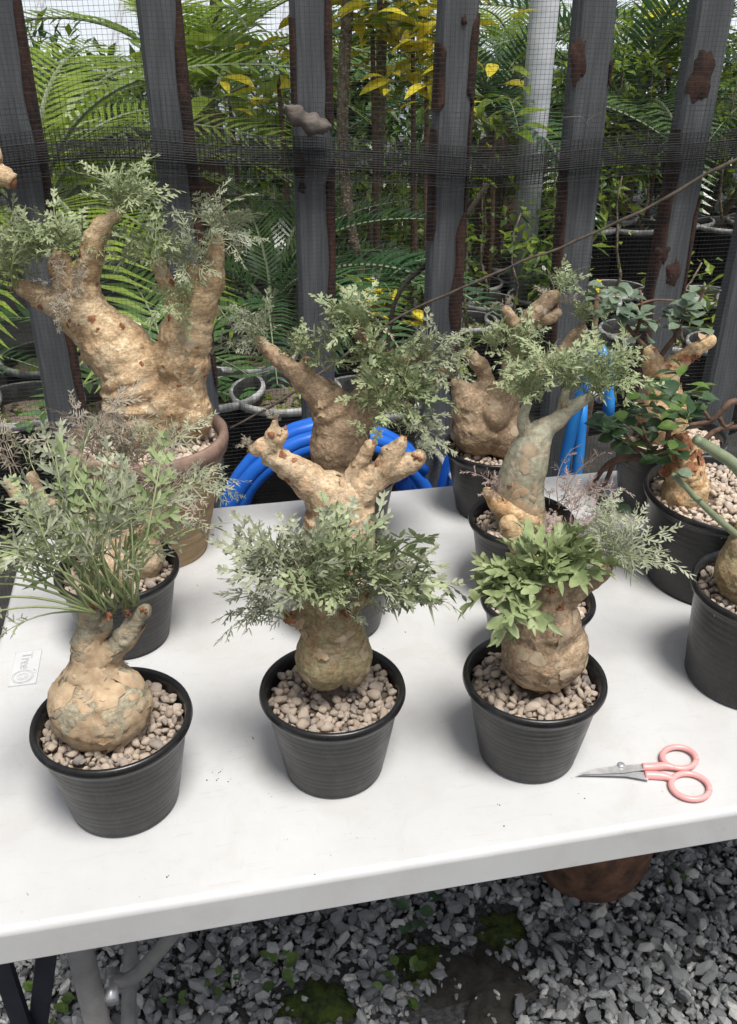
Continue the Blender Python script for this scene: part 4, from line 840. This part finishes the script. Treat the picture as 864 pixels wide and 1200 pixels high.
# ---------------------------------------------------------------- blue hoses hung behind the table
def hose(cx, cy, rx, rz, turns, vv, label, mt, lean, seed, rt=.0125, short=''):
    r = random.Random(seed); c0 = fence_at(cx, cy, vv - FV + 0); c0 = c0 - V * 0; b = MB(); pts = []
    n = 40 * turns
    for i in range(n + 1):
        t = i / n; w = 2 * math.pi * turns * t + .6; q = 1 - .16 * ((turns * t) % 3) / 3 * 1.3
        off = (t - .5) * .13
        pts.append(c0 + U * (rx * q * math.cos(w) + lean * math.sin(w)) + Vector((0, 0, rz * q * math.sin(w))) + V * (off + .012 * math.sin(w * .5 + seed)))
    b.tube(pts, rt, 12); o = tag(b.build('garden_hose', mt, None, origin=c0), label, 'hose')
    p = c0 + U * (lean - .012) + Vector((0, 0, rz * .79 - rt * 1.4)); b = MB(); b.tube([p - V * .085, p - V * .08, p + V * .14], [.004, .006, .006], 8); b.tube([p - V * .083, p - V * .083 + Vector((0, 0, .02))], .005, 8)
    tag(b.build('peg', M['steel_dk'], None, origin=p), 'steel peg carrying the ' + short, 'peg'); return o
hose(386, 612, .198, .2, 6, FV - .11, 'thick blue garden hose coiled in an arch behind the table', M['hose'], 0, 1, short='coiled blue hose')
hose(668, 575, .032, .3, 1, FV - .085, 'bright blue hose hanging in a narrow loop behind the grey-green stem', M['hose_lt'], .01, 2, .011, 'narrow hanging hose loop')
hose(524, 620, .03, .2, 1, FV - .07, 'single dark blue hose strand beside the fist-shaped trunk pot', M['hose'], 0, 3, .01, 'single dark hose strand')
# ---------------------------------------------------------------- under the table
P_ = onz(685, 1018, 0); e = empty('clay_planter', P_, 'mottled squat terracotta planter on the gravel under the table', 'planter')
b = MB(); Rr = .118; b.lathe([(.002, .003), (.06, .0), (.08, .008), (.1, .03), (.112, .07), (.116, .12), (.113, .17), (.109, .2)], 48); b.build  # body profile
bo = link('body', b.mesh('body', M['terracotta']), e)
b = MB(); b.lathe([(.108, .197), (.119, .202), (.121, .218), (.117, .226), (.106, .226), (.1, .21), (.095, .16), (.01, .155)], 48); link('rim', b.mesh('rim', M['terracotta']), e)
# black folding stool legs by the table leg
e = empty('folding_trestle', (-.5, .8, 0), 'black folding trestle with crossed flat legs beside the grey table leg', 'trestle')
for Y1 in (.76, 1.12):
    for p, q in (((-4, 1110), (26, 1200)), ((52, 1125), (43, 1200))):
        p = atY(*p, .76); q = atY(*q, .76); d = q - p; a_ = p + d * ((.66 - p.z) / d.z); c_ = p + d * ((0 - p.z) / d.z); a_.y = c_.y = Y1 + (.012 if p.x > -.42 else 0)
        ax = c_ - a_; l = ax.length; ax.normalize(); s_ = Vector((ax.z, 0, -ax.x)).normalized(); b = MB(); b.box((a_ + c_) / 2, ax * l / 2, s_ * .0125, Vector((0, 1, 0)) * .005); b.build('leg', M['dark_metal'], e, False)
        b = MB()
        if Y1 > 1: b.tube([Vector((a_.x, .74, .655)), Vector((a_.x, 1.14, .655))], .012, 8); b.build('top_rail', M['dark_metal'], e)
# small weeds in the gravel
r = random.Random(31)
for i, (px, py, n, s, lab) in enumerate(((330, 1140, 9, .032, 'cluster of round-leaved weeds between table leg and moss'), (485, 1075, 8, .035, 'dark leafy weed just below the table front edge'), (255, 1160, 6, .022, 'sparse small weed in gravel close to the table leg'), (470, 1160, 9, .034, 'broad-leaved weed growing beside the ragged moss patch'), (60, 1180, 8, .03, 'bright weed growing between stool leg and table leg'), (790, 1040, 7, .02, 'faded weed growing beside the terracotta planter'), (210, 1180, 5, .026, 'low seedling weed in the darker gravel'))):
    P_ = onz(px, py, .005); e = empty('weed', P_, lab, 'weed', 'weeds in the gravel')
    b = MB(); b.tube([P_ - Vector((0, 0, .005)), P_ + Vector((0, 0, .015))], .0018, 6); b.build('stem', M['stem_green'], e)
    for k in range(n):
        a = k * 2.4 + r.random(); q = r.uniform(0, .03); place_leaf('weed' if i not in (1, 5) else 'dark', e, P_ + Vector((math.cos(a) * q, math.sin(a) * q, .012 + r.uniform(0, .012))), (math.cos(a), math.sin(a), r.uniform(.1, .7)), s * r.uniform(.55, 1.0), r)

# ---------------------------------------------------------------- nursery behind the fence
def leafmass(name, parent, blobs, n, size, mats_, seed, droop=.3, narrow=.45):
    """leaf-sized folded faces spread through lumpy volumes: blobs = (x,y,z,rx,ry,rz)"""
    g = np.random.default_rng(seed); vs = []; fs = []; mi = []; w = np.array([q[3] * q[4] * q[5] for q in blobs]) ** .66; w /= w.sum(); o0 = wl(parent) if parent is not None else Vector()
    for k in range(n):
        bx = blobs[g.choice(len(blobs), p=w)]; d = g.normal(size=3); d /= np.linalg.norm(d); rad = g.random() ** .45
        c_ = np.array(bx[:3]) + d * rad * np.array(bx[3:6]) - np.array(o0)
        f = d * .5 + g.normal(size=3) * .6 + np.array([0, 0, -droop]); f /= np.linalg.norm(f); s = np.cross(f, [0, 0, 1]) + g.normal(size=3) * .25; s /= np.linalg.norm(s); u = np.cross(s, f)
        L = size * g.uniform(.6, 1.3); W = L * narrow; i0 = len(vs)
        vs += [c_, c_ + f * L * .5 + s * W * .5 + u * W * .15, c_ + f * L, c_ + f * L * .5 - s * W * .5 + u * W * .15, c_ + f * L * .5]
        fs += [(i0, i0 + 1, i0 + 4), (i0 + 4, i0 + 1, i0 + 2), (i0, i0 + 4, i0 + 3), (i0 + 3, i0 + 4, i0 + 2)]; q = 0 if g.random() < .8 else len(mats_) - 1; mi += [q] * 4
    me = bpy.data.meshes.new(name); me.from_pydata([tuple(v) for v in vs], [], fs)
    for m_ in mats_: me.materials.append(m_)
    me.polygons.foreach_set('material_index', mi); me.update(); o = link(name, me, parent); o['kind'] = 'stuff'; return o
def frond_mesh(seed, mt, pairs=34, ll=.2, w=.02, arch=.45, vee=.45):
    r = random.Random(seed); b = MB(); n = 14; sw = r.gauss(0, .1)
    def pos(t): return Vector((t * (1 - .12 * arch * t), sw * t * t, .35 * t * (1 - t) - arch * t ** 2.4))
    b.tube([pos(i / n) for i in range(n + 1)], [.011 * (1.1 - .9 * i / n) for i in range(n + 1)], 5, 1)
    for i in range(pairs):
        t = .16 + .84 * i / (pairs - 1); p = pos(t); tn = (pos(min(1, t + .02)) - pos(t - .02)).normalized(); L = ll * (math.sin(math.pi * min(.97, (t * .86 + .1))) ** .6) * r.uniform(.9, 1.1)
        for s in (-1, 1):
            sd_ = Vector((-tn.y, tn.x, 0)).normalized() * s; nn = tn.cross(sd_) * s; d = (sd_ * .86 + tn * .5 + nn * vee * r.uniform(.6, 1.2)).normalized(); q = nn * w * .35
            e1 = p + d * L * .45 - Vector((0, 0, .02 * L)); e2 = p + d * L - Vector((0, 0, .22 * L)); wd = tn * w * .5
            b.add([p - wd * .5, p + wd * .5, e1 + wd, e1 - wd, e2], [(0, 1, 2, 3), (3, 2, 4)], 0)
    return b.mesh('frond', [mt, M['stem_green']], False)
FR = [frond_mesh(i, M['cycad']) for i in range(4)]; FRL = [frond_mesh(10 + i, M['cycad_lime'], 30, .24, .022, .5, .2) for i in range(3)]; FRS = [frond_mesh(20 + i, M['cycad'], 16, .26, .06, .5, .3) for i in range(3)]
def cycad(x, y, zc, L, n, label, fr, seed, trunk_r=.07, lo=.2, hi=1.1, aim=None):
    r = random.Random(seed); e = empty('cycad', (x, y, 0), label, 'cycad', 'cycads behind the fence')
    b = MB(); nn = 10; b.tube([(x, y, zc * i / nn) for i in range(nn + 1)], [trunk_r * (1 + .12 * (i % 2)) for i in range(nn + 1)], 12); b.build('trunk', M['twig'], e)
    for k in range(n):
        a = k * 2.39996 + r.uniform(-.2, .2); el = r.uniform(lo, hi); d = Vector((math.cos(a) * math.cos(el), math.sin(a) * math.cos(el), math.sin(el))); yv = Vector((0, 0, 1)).cross(d).normalized(); zv = d.cross(yv)
        s = L * r.uniform(.8, 1.15); link('frond', r.choice(fr), e, Matrix.Translation((x, y, zc)) @ Matrix((d, yv, zv)).transposed().to_4x4() @ Matrix.Diagonal((s, s, s, 1)))
    return e
cycad(-1.15, 3.3, .75, 1.0, 18, 'large lime-green palm-like cycad arching between the two leftmost boards', FRL, 1)
cycad(-.35, 3.3, .45, .75, 14, 'dark cycad behind the right arm of the warty forked trunk', FR, 2)
cycad(-1.55, 2.7, .35, .65, 12, 'low dark cycad with drooping fronds at the left end board', FR, 3, lo=.0)
cycad(-.62, 2.75, .32, .5, 12, 'small cycad with pale drooping fronds low behind the warty trunk', FRS, 4, lo=.1)
cycad(.02, 3.1, .55, .36, 12, 'little fan cycad with blue-green drooping leaflets beside the speckled trunk', FRS, 5, lo=-.2, hi=.8)
cycad(-.75, 4.6, 1.0, 1.1, 16, 'tall lime cycad farther back behind the second board', FRL, 6)
cycad(.62, 4.9, .85, 1.0, 16, 'dark cycad between the double-bark board and the white post', FR, 7)
cycad(1.35, 5.2, .9, 1.1, 16, 'dark cycad behind the board with two low knots', FR, 8)
cycad(2.1, 5.0, .9, 1.0, 14, 'dark cycad at the far end past the last board', FR, 9)
cycad(-2.1, 4.2, .9, 1.1, 14, 'dark cycad beyond the leftmost board', FR, 10)
cycad(.95, 6.6, 1.0, 1.0, 14, 'distant cycad behind the white post', FRL, 11)
# shrubs that fill the back of the nursery
for i, (x, y, z, rx, rz, n, ms_, lab) in enumerate(((-3.2, 7, .75, 1.0, .8, 3000, ('shrub', 'shrub_lime'), 'dense mixed green shrub behind the leftmost palm fronds'), (-1.7, 7.2, .65, .9, .65, 2600, ('shrub', 'shrub_lime'), 'dark rounded shrub behind the lime cycad'), (-.3, 6.6, .65, .9, .68, 2600, ('shrub', 'shrub'), 'dark shrub behind the stub-tied board'), (1.0, 7.6, .65, .9, .65, 2400, ('shrub', 'shrub_lime'), 'green shrub behind the white post'), (2.2, 7.0, .65, .9, .7, 2600, ('shrub', 'shrub'), 'dark shrub behind the two-knot board'), (3.3, 7.0, .7, 1.0, .75, 2600, ('shrub', 'shrub_lime'), 'shrub at the far end of the nursery'), (-.05, 4.2, .5, .4, .5, 1200, ('shrub', 'shrub_lime'), 'leafy shrub behind the speckled trunks'), (1.9, 3.9, .6, .5, .5, 1200, ('shrub_lime', 'shrub'), 'bright shrub behind the last board'), (-1.0, 5.6, .55, .7, .6, 1800, ('shrub', 'shrub_lime'), 'dark shrub low behind the lime cycads'), (.35, 5.7, .5, .6, .55, 1500, ('shrub', 'shrub'), 'deep green shrub between croton and white post'), (1.05, 4.9, .85, .4, .4, 1500, ('shrub_lime', 'shrub'), 'sunlit small-leaved shrub between white post and wire-tied board'), (1.75, 5.3, .9, .5, .45, 1700, ('shrub_lime', 'shrub'), 'sunlit small-leaved shrub behind the two-knot board'), (.78, 3.9, .5, .16, .3, 500, ('shrub', 'shrub_lime'), 'small dense shrub hiding the foot of the white post'), (-1.9, 5.4, 1.0, .5, .4, 1500, ('shrub_lime', 'shrub'), 'sunlit lime shrub behind the leftmost boards'))):
    r = random.Random(60 + i); e = empty('shrub', (x, y, 0), lab, 'shrub', 'shrubs at the back of the nursery')
    bl = [(x + r.gauss(0, rx * .5), y + r.gauss(0, .3), z + r.gauss(0, rz * .4), rx * r.uniform(.3, .55), .4, rz * r.uniform(.3, .6)) for _ in range(9)]
    leafmass('foliage', e, bl, n, .12 if i < 6 else .08, [M[q] for q in ms_], 70 + i)
    b = MB()
    for q in bl[:5]: b.tube([(x, y, 0), ((x + q[0]) / 2 + .03, (y + q[1]) / 2, q[2] * .5), q[:3]], [.03, .02, .008], 6)
    b.build('stem', M['twig'], e)
# slender speckled trunks and crotons
def slim(path, Y0, label, rpx):
    pts = [(*atY(x, y, Y0), rpx * Y0 * 1.05 / F) for x, y in path]; g_ = pts[0]; pts = [(g_[0] + .02, g_[1], 0, g_[3] * 1.15)] + pts
    e = empty('slender_palm', (pts[0][0], Y0, 0), label, 'palm'); c_ = bez(pts, 14); b = MB(); b.tube([q[:3] for q in c_], [q[3] * (1 + .1 * (i % 2)) for i, q in enumerate(c_)], 10); b.build('trunk', M['trunk_far'], e)
    b = MB(); r = random.Random(int(rpx * 10 + path[0][0]))
    for k in range(240):
        q = c_[r.randrange(2, len(c_))]; a = r.uniform(0, 6.28); rr = q[3]; b.ell((q[0] + rr * math.cos(a), q[1] + rr * math.sin(a), q[2] + r.uniform(-.02, .02)), rr * .22, rr * .22, rr * .14, 0, 1)
    o = b.build('leaf_scars', M['bark_pale'], e); o['kind'] = 'stuff'; tp = Vector(c_[-1][:3])
    for k in range(9):
        a = k * 2.4; d = Vector((math.cos(a), math.sin(a), .5)).normalized(); yv = Vector((0, 0, 1)).cross(d).normalized(); link('frond', FRS[k % 3], e, Matrix.Translation(tp) @ Matrix((d, yv, d.cross(yv))).transposed().to_4x4() @ Matrix.Diagonal((.6, .6, .6, 1)))
slim([(424, 335), (412, 270), (403, 200), (402, 110), (408, 0), (412, -120)], 3.4, 'slender pale-speckled palm trunk right beside the stub-tied board', 6)
slim([(432, 330), (440, 240), (446, 150), (447, 60), (450, -120)], 3.7, 'slimmer brown palm trunk between the two middle boards', 5)
slim([(246, 140), (252, 60), (254, -90)], 5.2, 'thin dark palm trunk far behind the second board', 6)
def croton(px, py, Y0, n, s, spread, label, seed, ratio=.7):
    r = random.Random(seed); P_ = atY(px, py, Y0); e = empty('croton', (P_.x, Y0, 0), label, 'croton', 'crotons behind the fence'); b = MB(); b.tube([(P_.x, Y0, 0), (P_.x + .02, Y0, P_.z * .5), P_], [.016, .013, .007], 8); b.build('stem', M['twig'], e)
    for k in range(n):
        c_ = P_ + Vector((r.gauss(0, spread), r.gauss(0, spread), r.gauss(0, spread * .8))); a = k * 2.4
        place_leaf([LF['croton'][0 if r.random() < ratio else 1]], e, c_, (math.cos(a), math.sin(a) - .2, r.uniform(-.2, 1)), s * r.uniform(.7, 1.2), r)
croton(436, 18, 3.5, 120, .12, .12, 'yellow croton at the top between the two middle boards', 1)
croton(484, 42, 3.6, 130, .12, .13, 'golden croton leaning toward the double-bark board', 2, .85)
croton(326, 88, 3.6, 55, .12, .09, 'yellow-green croton left of the stub-tied board', 3, .5)
croton(500, 90, 3.4, 50, .11, .08, 'small yellow croton close behind the double-bark board', 4, .8)
croton(447, 360, 2.9, 40, .09, .045, 'little bright yellow croton low between the middle boards', 5, .9)
croton(268, 105, 4.0, 34, .24, .12, 'broad-leaved green croton behind the second board', 6, .08)
croton(700, 340, 2.7, 9, .05, .02, 'tiny yellow-flowering sprig by the big dark nursery pots', 7, .9)
croton(580, 135, 4.2, 36, .15, .11, 'lime-leaved croton beside the white post', 8, .1)
croton(780, 70, 5.0, 44, .18, .16, 'lime-leaved croton high behind the two-knot board', 9, .1)
# nursery pots
NP = {}
def nursery(px, py, D, h, label, group, seed, stem=None, litter=True):
    r = random.Random(seed); P_ = onz(px, py, h); P_.z = 0; e = empty('nursery_pot', P_, label, 'plant pot', group)
    k = (D, h)
    if k not in NP:
        b = MB(); Rr = D / 2; b.lathe([(.01, .002), (Rr * .8, .0), (Rr * .95, h - .03), (Rr, h - .025)], 36); b.lathe([(Rr, h - .025), (Rr + .007, h - .012), (Rr + .004, h), (Rr - .006, h - .001)], 36, 1); b.lathe([(Rr - .006, h - .001), (Rr - .012, h - .012), (Rr - .014, h - .06)], 36); NP[k] = (b.mesh('pot', [M['black_old'], M['rim_old']]), soil_disc(D - .02, h, .055))
    link('pot', NP[k][0], e); link('soil', NP[k][1], e)
    if litter: leafmass('ground_weeds', e, [(P_.x, P_.y, h - .05, D * .38, D * .38, .012)], int(60 * D / .25), .03, [M['shrub_lime'], M['stick']], seed, .2, .6)
    if stem:
        H_, nl = stem; b = MB(); x, y = P_.x + r.uniform(-.02, .02), P_.y; pts = [(x, y, h - .05)]
        for i in range(5): pts.append((pts[-1][0] + r.gauss(0, .02), pts[-1][1] + r.gauss(0, .015), h - .05 + H_ * (i + 1) / 5))
        b.tube(pts, [.008, .007, .006, .005, .004, .003], 6); b.build('stem', M['trunk_far'], e)
        if nl: leafmass('foliage', e, [(q[0] + r.gauss(0, .03), q[1], q[2], .08, .08, .06) for q in pts[2:]], nl, .04, [M['shrub_lime'], M['shrub']], seed + 1, .2, .8)
    return e
GP = 'small black nursery pots in rows behind the fence'; LB = 'black nursery pot with thin seedling stem, in the packed rows behind the fence'
for i, (px, py) in enumerate(((465, 310), (590, 308), (614, 325), (470, 328), (558, 330), (571, 351), (486, 349), (548, 374), (604, 372), (628, 345), (520, 312), (530, 346), (455, 352), (640, 312), (506, 372), (430, 330), (420, 308), (415, 352), (644, 372))):
    nursery(px, py, .25, .27, LB, GP, 200 + i, (r.uniform(.45, .8), 40))
LB2 = 'large black nursery pot with spindly yellow-green sapling behind the two-knot board'; GP2 = 'large nursery pots at the back right'
for i, (px, py) in enumerate(((742, 262), (712, 252), (852, 261), (800, 256), (690, 262), (890, 256), (660, 250))): nursery(px, py, .3, .5, LB2, GP2, 240 + i, (r.uniform(.6, .95), 120))
LB3 = 'dusty black pot with weedy soil standing near the boards by the round-leaved plant'; GP3 = 'dusty pots behind the right boards'
for i, (px, py) in enumerate(((722, 337), (830, 344), (780, 345), (690, 350), (880, 350), (745, 385), (800, 395), (690, 400), (850, 400))): nursery(px, py, .27, .34, LB3, GP3, 260 + i, (r.uniform(.3, .7), 26) if i % 2 == 0 else None)
LB4 = 'wide dusty black planter with weeds and leaf litter, low behind the left boards'; GP4 = 'wide planters low behind the left boards'
for i, (px, py) in enumerate(((30, 470), (-70, 470), (135, 468), (245, 452), (335, 455), (430, 462), (160, 420), (290, 412), (60, 415))): nursery(px, py, .33, .42, LB4, GP4, 280 + i, None)
# white post
p = atY(630, 100, 4.3); b = MB(); b.tube([(p.x, 4.3, -.0), (p.x, 4.3, 1.0), (p.x + .01, 4.3, 3.0)], [.055, .06, .062], 16); tag(b.build('white_post', M['white_post'], None, origin=(p.x, 4.3, 0)), 'pale white round post standing among the cycads', 'post')
# pale film greenhouse added as the bright backdrop above the plants
gh = empty('greenhouse', (0, 12, 0), 'pale plastic-film greenhouse added as bright backdrop above the plants', 'greenhouse')
for i in range(12):
    x = -12 + i * 2; b = MB(); b.box((x + 1, 12.0, .42), Vector((.995, 0, 0)), Vector((0, .02, 0)), Vector((0, 0, .42))); b.build('film_panel', M['film'], gh, False)
    sl_ = Vector((0, 2.2, 1.35)); b = MB(); b.box(Vector((x + 1, 12.0, .86)) + sl_, Vector((.995, 0, 0)), sl_, Vector((0, -.011, .018))); b.build('tilted_film_panel', M['film'], gh, False)  # upper film leaned back so it catches the top light and reads brighter
for i in range(25):
    x = -12 + i; b = MB(); b.tube([(x, 11.94, 0), (x, 11.94, .84), (x, 16.36, 3.6)], .04, 10); b.build('post', M['white_post'], gh)
